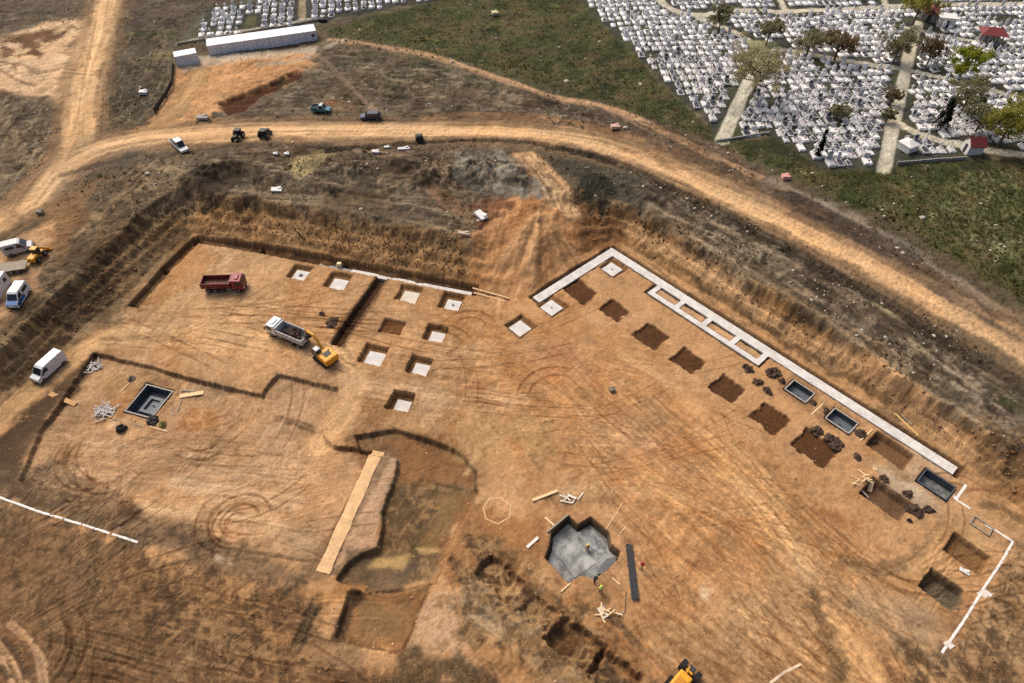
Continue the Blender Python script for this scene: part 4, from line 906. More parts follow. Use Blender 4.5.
# stepped form on the left
t = empty('stepped_form', (FORM_C[0], FORM_C[1], -2.4), ang_of(FX)); tag(t, 'large dark grey stepped foundation form sunk in a square pit, white van side', 'formwork')
A, B_, DP = 5.0, 5.7, 1.7
MB().box((0, 0, .05), (A, B_, .3)).build('base_slab', FORMD, t)
for sgn in (-1, 1):
    MB().box((0, sgn * (B_ / 2 - .1), .95), (A - .3, .16, 1.5), m=FORMD).box((0, sgn * (B_ / 2 - .08), 1.74), (A + .3, .2, .08), m=EDGE).build('side_panel', FORMD, t)
    MB().box((sgn * (A / 2 - .1), 0, .95), (.16, B_ - .1, 1.5), m=FORMD).box((sgn * (A / 2 - .08), 0, 1.743), (.2, B_ - .35, .075), m=EDGE).build('end_panel', FORMD, t)
fr = MB()
for sgn in (-1, 1):
    fr.box((0, sgn * 1.35, .42), (2.7, .5, .5), m=FORMI); fr.box((sgn * 1.1, 0, .42), (.5, 2.2, .49), m=FORMI)
fr.build('inner_step', FORMI, t)
MB().box((0, 0, .23), (1.6, 2.1, .1)).build('inner_floor', FORMI, t)
MB().cyl((.1, .1, .2), (.1, .1, .75), .1, 8).build('column_stub', RIMM, t)
# the cross-shaped slab
sb2 = cen
cs = empty('cross_slab', (cen[0], cen[1], -1.55)); tag(cs, 'grey concrete slab of stepped cross outline at the bottom of the central pit', 'foundation')
MB().poly(rel(slab_poly, cen), -.1, .2).build('slab', CONCD, cs)
q1 = PP([(556,553),(577,540),(596,563),(575,578)], -1.35); MB().poly(rel(q1, cen), .1, .26).build('pale_pour', mat('pale_pour', (148, 149, 144), .7, .4, .5, tight=.09), cs)
q2 = PP([(578,536),(590,528),(604,541),(607,553),(598,553)], -1.35); MB().poly(rel(q2, cen), .1, .245).build('damp_pour', mat('damp_pour', (132, 134, 131), .7, .45, .7, tight=.09), cs)
q3 = PP([(597,575),(602,575),(616,563),(616,557.5),(606,560),(600,567)], -1.35); MB().poly(rel(q3, cen), .1, .5).build('raised_edge', mat('edge_pour', (96, 98, 98), .7, .3, 1.2), cs)
# pale sandy strip
g0, g1 = G(379, 452), G(323, 573); d = g1 - g0; h = math.atan2(d.y, d.x); c = (g0 + g1) / 2
ss = MB(); n = 30
prev = None
for i in range(n + 1):
    x = -d.length / 2 + d.length * i / n; wv = .88 + .05 * math.sin(i * .7) + .08 * random.random(); gxy = c + Vector((math.cos(h), math.sin(h), 0)) * x
    zz = gz(gxy.x, gxy.y) - .15
    ring = [ss.bm.verts.new((x, -wv - .12, zz - .1)), ss.bm.verts.new((x, -wv, zz + .24 + .04 * random.random())), ss.bm.verts.new((x, 0, zz + .30)), ss.bm.verts.new((x, wv, zz + .24 + .04 * random.random())), ss.bm.verts.new((x, wv + .12, zz - .1))]
    if prev:
        for a, b in zip(range(4), range(1, 5)): ss.bm.faces.new((prev[a], prev[b], ring[b], ring[a]))
        ss.bm.faces.new((prev[4], prev[0], ring[0], ring[4]))
    else: ss.bm.faces.new(ring)
    prev = ring
ss.bm.faces.new(prev[::-1])
o = ss.build('sand_strip', SANDM); o.location = (c.x, c.y, 0); o.rotation_euler = (0, 0, h)
tag(o, 'straight pale strip of levelled sand on the west floor beside the dark terraces', 'sand strip')
# ------------------------------------------------------------------ vehicles
def wheel(parent, x, y, r, wd, side):
    t = MB()
    t.cyl((x, y - wd / 2, r), (x, y + wd / 2, r), r, 18)
    w_ = t.build('wheel', RUBBER, parent)
    e = side * (wd / 2 + .015)
    MB().cyl((x, y + e - side * .05, r), (x, y + e, r), r * .55, 12).build('rim', RIMM, w_)
    return w_
def panel(mb, pts, off, m=None):
    """a thin closed plate standing proud of a body face along its normal"""
    pts = [Vector(p) for p in pts]; n = (pts[1] - pts[0]).cross(pts[2] - pts[0]).normalized() * off
    a = [mb.bm.verts.new(p - n * .5) for p in pts]; b = [mb.bm.verts.new(p + n) for p in pts]; k = len(pts)
    mb.bm.faces.new(b); mb.bm.faces.new(a[::-1])
    for i in range(k): mb.bm.faces.new((a[i], a[(i + 1) % k], b[(i + 1) % k], b[i]))
    return mb
def dump_truck(loc, rz, L, cabm, bedm, inm, label, frame=STEEL):
    t = empty('dump_truck', loc, rz); tag(t, label, 'truck')
    k = L / 7.8
    MB().box((0, 0, .85), (L * .96, .9, .3)).box((L * .5 - .15, 0, .55), (.25, 2.3, .35)).box((-L * .05, 0, .6), (1.2, 2.2, .4)).build('chassis', frame, t)
    cb = MB(); x1 = L / 2; x0 = x1 - 2.0
    cb.prism([(x0, .75), (x1 - .02, .7), (x1, 1.55), (x1 - .28, 2.75), (x0 + .1, 2.85), (x0, 2.7)], -1.2, 1.2, bev=.07)
    c = cb.build('cab', cabm, t)
    panel(MB(), [(x1 + .0, -1.05, 1.65), (x1 + .0, 1.05, 1.65), (x1 - .27, .95, 2.62), (x1 - .27, -.95, 2.62)], .03).build('windscreen', GLASS, c)
    for s in (-1, 1):
        MB().box((x0 + 1.1, s * 1.21, 2.1), (1.1, .04, .8)).build('side_window', GLASS, c)
        MB().box((x1 + .02, s * .85, 1.0), (.06, .4, .22)).build('headlight', WHITEP, c)
        MB().box((x1 - .15, s * 1.42, 2.0), (.08, .22, .5)).build('mirror', RUBBER, c)
    MB().box((x0 + .9, 0, 2.92), (.7, 1.3, .12), bev=.04).build('roof_hatch', cabm, c)
    bd = MB(); b0, b1 = -L / 2, x0 - .2; bl = b1 - b0; bx = (b0 + b1) / 2
    bd.box((bx, 0, 1.2), (bl, 2.44, .12))
    bed = bd.build('bed', bedm, t)
    for s in (-1, 1):
        sw = MB().box((bx, s * 1.21, 1.78), (bl, .09, 1.1))
        for i in range(6): sw.box((b0 + bl * (i + .5) / 6, s * 1.285, 1.75), (.09, .06, 1.05))
        sw.build('side_board', bedm, bed)
    MB().box((b0 + .05, 0, 1.74), (.1, 2.32, 1.02)).build('tailgate', bedm, bed)
    MB().box((b1 - .05, 0, 1.95), (.1, 2.32, 1.42)).box((b1 + .15, 0, 2.62), (.4, 2.3, .07)).build('head_board', bedm, bed)
    MB().box((bx, 0, 1.275), (bl - .25, 2.3, .05)).build('bed_floor', inm, bed)
    for x in (x1 - 1.05, -L * .19, -L * .36):
        for s in (-1, 1): wheel(t, x, s * 1.02, .52, .36, s)
    for s in (-1, 1): MB().cyl((L * .08, s * .95, .75), (L * .08 + .9, s * .95, .75), .28, 10).build('fuel_tank', RIMM, t)
    return t
# red truck
p, h, L = place((206, 289), (246, 288.5))
red = dump_truck(p, h, L + .3, REDCAB, REDP, BEDR, 'dark red dump truck with an empty rusty bed on the western floor')
# white truck under the excavator
WBED = mat('grey_green_bed', (86, 88, 74), .7, .3, 3)
p, h, L = place((311, 347), (270, 329.5))
wt = dump_truck(p, h, 7.8, WHITEP, mat('white_bed', (196, 198, 196), .55, .14, 3, ), WBED, 'white cab dump truck being loaded with dark earth by the yellow excavator')
def clod(name, seed, r, hgt, m, parent=None, n=3):
    rg = np.random.default_rng(seed); bm = bmesh.new()
    for k in range(n):
        a = rg.random() * 6.28; q = r * .5 * rg.random() if k else 0; rr = r * (.75 - .12 * k) * (.8 + .4 * rg.random())
        bmesh.ops.create_icosphere(bm, subdivisions=3, radius=1, matrix=Matrix.Translation((q * math.cos(a), q * math.sin(a), 0)) @ Matrix.Diagonal((rr, rr * (.65 + .3 * rg.random()), hgt * (.8 + .4 * rg.random()), 1)))
    pts = np.array([v_.co for v_ in bm.verts])
    f1 = fbm(pts[:, 0] * 2.2 + seed * 3.1, pts[:, 1] * 2.2 + pts[:, 2] * 1.7, seed, 3); f2 = fbm(pts[:, 0] * 5 + 9, pts[:, 1] * 5 + pts[:, 2] * 4, seed + 5, 2)
    for v_, a, b in zip(bm.verts, f1, f2):
        v_.co *= 1 + .38 * a + .22 * b
        v_.co.z *= 1 + .3 * b
    d = bpy.data.meshes.new(name); bm.to_mesh(d); bm.free(); d.materials.append(m)
    o = bpy.data.objects.new(name, d); COL.objects.link(o); return o
ld = clod('earth_load', 3, 1.3, .75, DARKSOIL, n=4); ld.scale = (1.9, .85, 1)
q = Matrix.Rotation(h, 3, 'Z') @ Vector((-1.15, 0, 1.35)); ld.location = p + q; ld.rotation_euler = (0, 0, h); tag(ld, 'dark earth heaped in the bed of the white truck', 'soil load')
def van(loc, rz, L, bodym, label, windows=True, blue=None):
    t = empty('van', loc, rz); tag(t, label, 'van', 'vans on the site'); x1, x0 = L / 2, -L / 2; H = 2.45
    prof = [(x0, .35), (x1 - .05, .35), (x1, .75), (x1 - .12, 1.12), (x1 - .85, 1.32), (x1 - 1.65, 2.25), (x1 - 2.0, H), (x0 + .1, H), (x0, H - .25)]
    b = MB().prism(prof, -.98, .98, bev=.09, narrow=lambda x, z: .10 if z > 1.6 else 0).build('body', bodym, t)
    panel(MB(), [(x1 - .90, -.80, 1.42), (x1 - .90, .80, 1.42), (x1 - 1.60, .74, 2.22), (x1 - 1.60, -.74, 2.22)], .05).build('windscreen', GLASS, b)
    for s in (-1, 1):
        MB().prism([(x1 - 1.15, 1.38), (x1 - 1.72, 2.1), (x1 - 2.35, 2.1), (x1 - 2.35, 1.38)], s * .955 - .03, s * .955 + .03).build('door_window', GLASS, b)
        if windows: MB().box((x0 + L * .28, s * .94, 1.75), (L * .3, .07, .55)).build('side_window', GLASS, b)
        MB().box((x1 - .06, s * .72, .9), (.12, .32, .2)).build('headlight', RIMM, b)
        MB().box((x1 - 1.25, s * 1.12, 1.4), (.1, .22, .3)).build('mirror', RUBBER, b)
        if blue: MB().box((x1 - L * .32, s * .985, .95), (L * .5, .03, .62)).build('side_stripe', blue, b)
    if blue: panel(MB(), [(x1 - .1, -.85, 1.15), (x1 - .1, .85, 1.15), (x1 - .8, .82, 1.335), (x1 - .8, -.82, 1.335)], .03).build('hood_wrap', blue, b)
    MB().box((x0 - .01, 0, 1.75), (.05, 1.4, .5)).build('rear_window', GLASS, b)
    MB().box((x1 - .02, 0, .48), (.14, 1.9, .26)).build('bumper', RUBBER, b)
    for i in range(3): MB().box((x0 + L * (.15 + .17 * i), 0, H + .012), (.07, 1.6, .03)).build('roof_rib', bodym, b)
    for x in (x1 - .95, x0 + 1.0):
        for s in (-1, 1): wheel(t, x, s * .88, .35, .24, s)
    return t
p, h, L = place((61, 362), (41, 380.5)); van(p, h, 5.9, WHITEP, 'white panel van driving down the dirt ramp on the west side', windows=False)
BLUE = mat('blue_paint', (38, 96, 168), .4, .12, 3)
p, h, L = place((25, 294), (17, 307)); van(p, h, 4.9, WHITEP, 'white van with blue front sides parked beside the white cabin', windows=True, blue=BLUE)
p, h, L = place((11, 254), (31, 249)); van(p, h, 4.8, mat('light_grey_paint', (198, 196, 194), .4, .08, 3), 'pale grey van with dark windows parked above the flatbed trailer')
def car(loc, rz, L, bodym, label, roofm=None, pickup=False, cat='car', H=1.55):
    t = empty('pickup_truck' if pickup else 'parked_car', loc, rz); tag(t, label, cat); x1, x0 = L / 2, -L / 2
    low = [(x0, .35), (x1 - .05, .35), (x1, .7), (x1 - .15, .88), (x1 - 1.15, 1.0), (x0 + .05, 1.0), (x0, .85)]
    b = MB().prism(low, -.88, .88, bev=.08).build('body', bodym, t)
    c0 = x0 + 1.6 if pickup else x0 + .15
    cabn = MB().prism([(x1 - 1.1, .98), (x1 - 1.8, H), (c0 + .35, H), (c0, .98)], -.82, .82, bev=.05, narrow=lambda x, z: .14 if z > 1.3 else 0).build('cabin', roofm or bodym, t)
    panel(MB(), [(x1 - 1.18, -.72, 1.05), (x1 - 1.18, .72, 1.05), (x1 - 1.76, .62, H - .06), (x1 - 1.76, -.62, H - .06)], .05).build('windscreen', GLASS, cabn)
    panel(MB(), [(c0 + .04, .7, 1.05), (c0 + .04, -.7, 1.05), (c0 + .32, -.6, H - .06), (c0 + .32, .6, H - .06)], .05).build('rear_window', GLASS, cabn)
    for s in (-1, 1):
        MB().prism([(x1 - 1.4, 1.06), (x1 - 1.85, H - .1), (c0 + .5, H - .1), (c0 + .3, 1.06)], s * .765 - .05, s * .765 + .05).build('side_window', GLASS, cabn)
        MB().box((x1 - .03, s * .62, .74), (.1, .34, .16)).build('headlight', RIMM, b)
    if pickup:
        MB().box((x0 + .8, 0, 1.02), (1.4, 1.5, .06)).build('bed_floor', RUBBER, b)
        for s in (-1, 1): MB().box((x0 + .8, s * .83, 1.15), (1.55, .09, .32)).build('bed_side', bodym, b)
        MB().box((x0 + .06, 0, 1.14), (.08, 1.56, .3)).build('tailgate', bodym, b)
    for x in (x1 - .85, x0 + .85):
        for s in (-1, 1): wheel(t, x, s * .8, .34, .22, s)
    return t
TEAL = mat('teal_paint', (46, 116, 124), .4, .15, 3); NAVY = mat('navy_paint', (40, 52, 78), .3, .15, 3)
p, h, L = place((313, 111), (331, 112)); car(p, h, 4.5, TEAL, 'teal pickup with a pale roof parked above the dirt road', mat('pale_roof', (176, 190, 188), .4, .08, 3), True, 'pickup', 1.8)
p, h, L = place((381, 118.5), (361, 119.5)); car(p, h, 4.7, NAVY, 'dark navy car parked at the upper edge of the dirt road', H=1.65)
p, h, L = place((174, 143), (187, 154)); car(p, h, 5.6, WHITEP, 'white pickup with dark windscreen where the dirt roads meet', WHITEP, True, 'pickup', 2.2)
# small dark tractors on the road
DK = mat('dark_green_paint', (52, 54, 46), .7, .3, 4)
def tractor(loc, rz, label):
    t = empty('small_tractor', loc, rz); tag(t, label, 'tractor', 'small dark tractors on the road')
    MB().box((.75, 0, .95), (1.5, .8, .7), bev=.08).box((0, 0, .7), (2.6, .5, .35)).build('hood', DK, t)
    c = MB().box((-.55, 0, 2.0), (1.35, 1.3, .12), bev=.03)
    for x in (-1.1, .02):
        for s in (-1, 1): c.box((x, s * .58, 1.5), (.08, .08, .95))
    c = c.build('cab_frame', STEEL, t); MB().box((-.55, 0, 1.45), (.95, 1.05, .9)).build('cab_glass', GLASS, c)
    for s in (-1, 1): wheel(t, -.7, s * .85, .75, .4, s); wheel(t, 1.15, s * .7, .48, .3, s)
    return t
p = G(238.5, 139); tractor(p, -1.75, 'small dark tractor on the dirt road, the one nearer the white pickup')
p = G(266, 137); tractor(p, 1.3, 'small dark tractor on the dirt road, the one nearer the navy car')
p = G(419.5, 140); o = MB().box((0, 0, .55), (1.7, 1.3, 1.1), bev=.1).box((.1, 0, 1.15), (1.2, .9, .16), bev=.05).build('dark_bin', DK); o.location = p; o.rotation_euler = (0, 0, .2); tag(o, 'small dark bin on the lower edge of the dirt road', 'bin')
# excavators and loader
def excavator(loc, rz, boom, label, blade=False):
    t = empty('excavator', loc, rz); tag(t, label, 'excavator')
    for s in (-1, 1):
        MB().prism([(-1.7, .2), (-1.35, 0), (1.35, 0), (1.7, .2), (1.8, .5), (1.5, .85), (-1.5, .85), (-1.8, .5)], s * 1.1 - .3, s * 1.1 + .3, bev=.05).build('crawler_track', RUBBER, t)
    MB().box((0, 0, .6), (2.2, 1.7, .5)).build('undercarriage', STEEL, t)
    b = MB().box((-.9, 0, 1.65), (2.5, 2.5, 1.15), bev=.14).box((-1.9, 0, 1.6), (.8, 2.6, 1.2), bev=.2).build('engine_house', YELL, t)
    MB().box((-.9, 0, 2.27), (1.0, 1.2, .08)).build('engine_grille', STEEL, b)
    MB().cyl((-.5, -.7, 2.2), (-.5, -.7, 2.65), .08, 8).build('exhaust', STEEL, b)
    c = MB().prism([(.1, 1.1), (1.65, 1.1), (1.7, 1.9), (1.35, 2.85), (.1, 2.85)], .2, 1.25, bev=.06).build('cab', STEEL, t)
    panel(MB(), [(1.69, .3, 1.85), (1.69, 1.15, 1.85), (1.38, 1.15, 2.75), (1.38, .3, 2.75)], .03).build('windscreen', GLASS, c)
    for y in (.19, 1.26): MB().box((.75, y, 2.25), (1.0, .03, .8)).build('side_window', GLASS, c)
    MB().box((.75, .72, 2.89), (.9, .8, .06)).build('roof_hatch', GLASS, c)
    # boom > stick > bucket, given by points in the x,z plane
    def link(name, a, bq, w0, w1, parent, m=YELL, y=-.35, wd=.3):
        a, bq = Vector((a[0], 0, a[1])), Vector((bq[0], 0, bq[1])); d = (bq - a).normalized(); n = Vector((-d.z, 0, d.x))
        pr = [a - n * w0, bq - n * w1, bq + n * w1, a + n * w0]
        return MB().prism([(v_.x, v_.z) for v_ in pr], y - wd / 2, y + wd / 2, bev=.03).build(name, m, parent)
    a, e1, e2, tip = boom
    bo = link('boom', a, e1, .3, .32, t); link('boom_end', e1, e2, .3, .2, bo, wd=.28)
    st = link('stick', (e2[0] + .15, e2[1] + .15), tip, .24, .14, t, wd=.26)
    MB().cyl((a[0] + .3, -.35, a[1] - .1), (e1[0], -.35, e1[1] - .35), .08, 8).build('hydraulic_ram', RIMM, bo)
    tx, tz = tip
    bk = MB().prism([(tx + .1, tz + .1), (tx - .55, tz - .1), (tx - .75, tz - .75), (tx - .2, tz - 1.05), (tx + .45, tz - .9), (tx + .05, tz - .6)], -.9, .2, bev=.03).build('bucket', STEEL, t)
    return t
EX = G(326, 360)
tgt = p  # placeholder
wtp = G(303, 341); d = wtp - EX
hx = math.atan2(d.y, d.x)
ex = excavator(EX, hx, ((.6, 1.9), (2.4, 3.9), (4.2, 3.7), (4.9, 2.8)), 'yellow excavator dumping dark earth into the white truck')
def loader(loc, rz, label, cat='loader', big=1.0, hoodm=YELL):
    t = empty('wheel_loader', loc, rz); tag(t, label, cat); t.scale = (big,) * 3
    MB().box((-1.3, 0, 1.25), (1.9, 1.5, .95), bev=.16).box((-2.1, 0, .95), (.35, 1.7, .5), bev=.05).build('hood', hoodm, t)
    MB().box((.9, 0, .85), (1.7, 1.0, .55), bev=.05).box((-.2, 0, .75), (1.6, .8, .4)).build('chassis', hoodm, t)
    c = MB().prism([(-.35, 1.2), (.85, 1.2), (.95, 1.7), (.7, 2.6), (-.35, 2.6)], -.65, .65, bev=.05).build('cab', STEEL, t)
    MB().box((.2, 0, 2.66), (1.2, 1.35, .12), bev=.04).build('cab_roof', hoodm, c)
    panel(MB(), [(.94, -.55, 1.7), (.94, .55, 1.7), (.72, .55, 2.5), (.72, -.55, 2.5)], .03).build('windscreen', GLASS, c)
    for s in (-1, 1): MB().box((.2, s * .66, 2.0), (.85, .03, .8)).build('side_window', GLASS, c)
    for s in (-1, 1):
        MB().prism([(.9, 1.15), (2.2, .65), (2.6, .35), (2.5, .2), (2.1, .4), (.9, .9)], s * .5 - .08, s * .5 + .08, bev=.02).build('lift_arm', hoodm, t)
    MB().prism([(2.5, .1), (3.3, .05), (3.25, .15), (2.75, .35), (2.7, .85), (2.6, .9), (2.45, .5)], -1.15, 1.15, bev=.02).build('bucket', hoodm if big < 1.05 else STEEL, t)
    for x in (-1.25, 1.05):
        for s in (-1, 1): wheel(t, x, s * .95, .66, .42, s)
    return t
p, h, L = place((33.5, 265), (45, 252)); loader(p, h, 'yellow wheel loader parked between the vans and the slope', big=.85)
# the machine at the bottom edge: yellow hood low in the frame, black tyres towards the pit
p, h, L = place((675, 690), (690, 672)); t = empty('road_tractor', p, h); tag(t, 'yellow machine with large black tyres cut by the bottom edge of the photo', 'loader'); t.scale = (.88,) * 3
MB().box((-1.0, 0, 1.5), (2.9, 1.9, 1.3), bev=.25).box((-2.3, 0, 1.1), (.5, 2.1, .7), bev=.08).build('hood', YELL, t)
MB().box((-1.2, 0, 2.18), (1.4, 1.1, .1), bev=.03).build('hood_grille', mat('dark_yellow', (196, 130, 24), .5, .2, 3), t)
MB().box((.9, 0, 1.0), (2.4, .9, .7), bev=.08).build('chassis', STEEL, t)
MB().box((.9, 0, 1.75), (.25, 1.0, .35), bev=.05, ry=.3).cyl((.1, .1, 1.9), (1.5, .35, 1.75), .1, 8).build('lift_arm', YELL, t)
for x in (-1.7, 1.35):
    for s in (-1, 1): wheel(t, x, s * 1.12, .86, .7, s)
# flatbed trailer and white cabin at the left edge
p, h, L = place((-8, 275), (22, 269)); t = empty('flatbed_trailer', p, h); tag(t, 'grey empty flatbed trailer standing between the parked vans', 'trailer')
MB().box((0, 0, 1.0), (7.4, 2.5, .16), bev=.02).build('deck', WOODG, t); MB().box((0, 0, .8), (7.0, .9, .22)).build('chassis', STEEL, t)
for x in (2.2, 1.1, -2.4):
    for s in (-1, 1): wheel(t, x, s * .95, .45, .3, s)
MB().box((-3.68, 0, 1.35), (.08, 2.4, .55)).build('head_board', WOODG, t)
p = G(-3, 306); q1_ = G(13, 283); d = q1_ - p; h = math.atan2(d.y, d.x)
t = empty('site_cabin', (p + q1_) / 2 + Vector((-1.2, .2, 0)), h); tag(t, 'white site cabin with one small dark window at the left edge', 'cabin')
MB().box((0, 0, 1.45), (5.4, 2.4, 2.5), bev=.05).build('body', WHITEP, t); MB().box((0, 0, .1), (5.0, 2.0, .2)).build('base_frame', STEEL, t)
MB().box((2.71, -.2, 1.9), (.05, .7, .7)).build('window', GLASS, t); MB().box((1.6, -1.21, 1.7), (.8, .05, .7)).build('window', GLASS, t)
# ------------------------------------------------------------------ white container and long cabin row
WS = mat('white_sheet', (218, 222, 228), .5, .05, 1.2); WR = mat('white_roof', (236, 236, 236), .5, .04, 1.2)
def block(name, pa, pb, depth, H, label, cat, n, win=()):
    """front bottom corners at two pixels; body runs back from that line"""
    a, b = G(*pa), G(*pb); d = b - a; h = math.atan2(d.y, d.x); L = d.length; z = min(a.z, b.z)
    back = Vector((-math.sin(h), math.cos(h), 0))
    c = (a + b) / 2 + back * depth / 2
    t = empty(name, (c.x, c.y, z - .1), h); tag(t, label, cat)
    w_ = MB().box((0, 0, H / 2), (L, depth, H))
    w_.build('wall', WS, t)
    r = MB(); 
    for i in range(n): r.box((-L / 2 + L * (i + .5) / n, 0, H + .07), (L / n - .05, depth + .16, .14), bev=.03)
    r.build('roof', WR, t)
    s = MB()
    for i in range(n + 1): s.box((-L / 2 + L * i / n, -depth / 2 - .02, H / 2), (.1, .05, H - .05))
    s.build('seam_posts', mat('seam_grey', (176, 182, 190), .5, .05, 2), t)
    for x in win: MB().box((x * L / 2, -depth / 2 - .035, H * .62), (.8, .05, .7)).build('window', GLASS, t)
    return t
block('white_container', (178, 67.5), (200, 63), 2.9, 2.7, 'short white container standing apart beside the long white cabin row', 'container', 1)
block('cabin_row', (210, 56.5), (318, 40.5), 4.2, 2.7, 'long low white site cabin row with a single dark window near its east end', 'site cabin', 9, (.93,))
# ------------------------------------------------------------------ cemetery
PATHM = alb(188, 174, 150)
cem_p, cem2_p = PP(CEM, UP), PP(CEM2, UP)
path_l = [(smooth_line(PP(q, UP)), wd) for q, wd in CPATHS]
GW = mat('white_marble', (232, 230, 226), .6, .12, 1.5); GG = mat('grey_marble', (186, 184, 182), .5, .16, 4); GD = mat('dark_granite', (62, 62, 66), .35, .3, 4)
GB = mat('grave_bed', (96, 84, 66), .9, .5, 5); FLW = mat('flowers', (150, 84, 78), .9, .6, 8)
def grave_meshes(k):
    rg = random.Random(k); b = MB(); wv, lv, hv = 1.25 + .4 * rg.random(), 2.1 + .4 * rg.random(), .3 + .25 * rg.random()
    kerb = GW if k % 4 else GG
    b.box((0, 0, hv / 2), (wv, lv, hv), m=kerb, bev=.03)
    if k % 4 == 0: b.box((0, -.15, hv + .02), (wv - .45, lv - .8, .06), m=GB if k % 2 else GD)
    elif k % 3 == 1: b.box((0, -.1, hv + .07), (wv - .2, lv - .5, .14), m=GW, bev=.02)
    else: b.box((0, -.1, hv + .05), (wv - .3, lv - .6, .1), m=GG, bev=.02)
    if k % 4 == 2: b.box((.15, -.3, hv + .22), (.3, .3, .25), m=FLW, bev=.08)
    h = MB(); y = lv / 2 - .2
    hh = .95 + .55 * rg.random(); ww = wv * (.5 + .3 * rg.random())
    if k % 5 in (4, 1):
        h.box((0, y, hv + .15), (.55, .3, .3), m=GW).box((0, y, hv + .85), (.17, .14, 1.15), m=GW).box((0, y, hv + 1.05), (.7, .145, .17), m=GW)
    else:
        h.box((0, y, hv + hh / 2), (ww, .17, hh), m=GW if k % 5 else GG, bev=.03, taper=(.9, 1))
        if k % 2: h.box((0, y, hv + hh + .35), (.2, .14, .7), m=GW).box((0, y, hv + hh + .42), (.62, .145, .2), m=GW)
        if k % 3 == 0: h.box((0, y - .1, hv + hh * .55), (ww * .6, .05, hh * .5), m=GD)
    o = b.build('grave', parent=None); s = h.build('headstone', parent=o); return o, s
spots = []
def fill(poly, ang, dx, dy, org, jit=.12, drop=.06):
    ca_, sa_ = math.cos(ang), math.sin(ang); lo, hi = poly.min(0), poly.max(0); c0 = (lo + hi) / 2; R = np.linalg.norm(hi - lo) / 2
    ni, nj = int(R / dx) + 2, int(R / dy) + 2
    for j in range(-nj, nj + 1):
        sh = RNG.random() * dx * .12
        for i in range(-ni, ni + 1):
            a, b = i * dx + sh, j * dy
            x, y = c0[0] + a * ca_ - b * sa_ + RNG.normal(0, jit), c0[1] + a * sa_ + b * ca_ + RNG.normal(0, jit)
            xs, ys = np.array([x]), np.array([y])
            if sd_poly(poly, xs, ys)[0] > -1.2 or RNG.random() < drop: continue
            if any(sd_line(q, xs, ys)[0][0] < wd / 2 + 1.15 for q, wd in path_l): continue
            if any(math.hypot(x - bx, y - by) < br for bx, by, br in BLOCKED): continue
            v_ = (CAM_H - UP); zc = y * CS + v_ * SN; px = 512 + x * FPX / zc
            py = 341.5 + FPX * (v_ * CS - y * SN) / zc
            if not (-14 < px < 1038 and py > -14): continue
            spots.append((math.hypot(x, y), x, y, ang + RNG.normal(0, .05)))
BLOCKED = [(*P(988, 42, UP), 4.6), (*P(928, 20, UP), 3.6), (*P(944, 24, UP), 3.4), (*P(969, 150, UP), 3.2), (*P(906, 150, UP), 2.6), (*P(1005, 20, UP), 4)]
fill(cem_p, math.radians(4), 2.0, 3.2, None, .10, .05)
gap = PP([(303, -8), (302, 22)], UP); n_main = len(spots)
path_l += [(gap, 2.4), (PP([(247, 38), (252, 16)], UP), 2.6)]
fill(cem2_p, math.radians(10), 2.3, 3.4, None, .08, .08)
spots.sort()
print('graves', len(spots))
protos = [grave_meshes(k) for k in range(12)]
used = set()
glab = 'white stone grave with a headstone, one among the packed rows of the cemetery'
for n, (_, x, y, a) in enumerate(spots[:300]):
    k = int(RNG.integers(0, 12))
    if k not in used: used.add(k); o = protos[k][0]
    else: o = copy_tree(protos[k][0])
    o.location = (x, y, gz(x, y) - .05); o.rotation_euler = (0, 0, a); s_ = .82 + .36 * RNG.random(); o.scale = (s_, s_, s_ * (.85 + .4 * RNG.random()))
    tag(o, glab, 'grave', 'graves of the cemetery')
for k, (o, s) in enumerate(protos):
    if k not in used: bpy.data.objects.remove(s); bpy.data.objects.remove(o)
# the farther graves, past the first three hundred: one mass
allV, allF, allM = [], [], []; base = 0
FM = [GW, GG, GD, GB]
BOX = np.array([(-1,-1,0),(1,-1,0),(1,1,0),(-1,1,0),(-1,-1,1),(1,-1,1),(1,1,1),(-1,1,1)], float); BF = np.array([(4,5,6,7),(0,1,5,4),(1,2,6,5),(2,3,7,6),(3,0,4,7)])
def fbox(cx, cy, z0, hx, hy, hz, x, y, zb, a, mi):
    global base
    q = BOX * (hx, hy, hz) + (cx, cy, z0); c, s = math.cos(a), math.sin(a)
    allV.append(np.stack([x + q[:, 0] * c - q[:, 1] * s, y + q[:, 0] * s + q[:, 1] * c, zb + q[:, 2]], 1)); allF.append(BF + base); allM.extend([mi] * 5); base += 8
for _, x, y, a in spots[300:]:
    zb = gz(x, y) - .05; r = RNG.random(8); hv = .28 + .25 * r[0]; wv = .6 + .28 * r[1]; lv = .95 + .35 * r[2]; mi = 0 if r[3] < .75 else 1
    fbox(0, 0, 0, wv, lv, hv, x, y, zb, a, mi)
    if r[4] < .5: fbox(0, -.15, hv, wv - .25, lv - .4, .05 + .1 * r[5], x, y, zb, a, 2 if r[4] < .07 else 3 if r[4] < .16 else 0)
    hh = .9 + .8 * r[6]
    if r[7] < .45:
        fbox(0, lv - .2, hv, .1, .08, 1.3, x, y, zb, a, 0); fbox(0, lv - .2, hv + .75, .38, .083, .17, x, y, zb, a, 0)
    else: fbox(0, lv - .2, hv, wv * .7, .1, hh, x, y, zb, a, 0 if r[7] < .85 else 1)
    if r[7] > .6: fbox(0, lv - .2, hv + hh, .07, .06, .5, x, y, zb, a, 0)
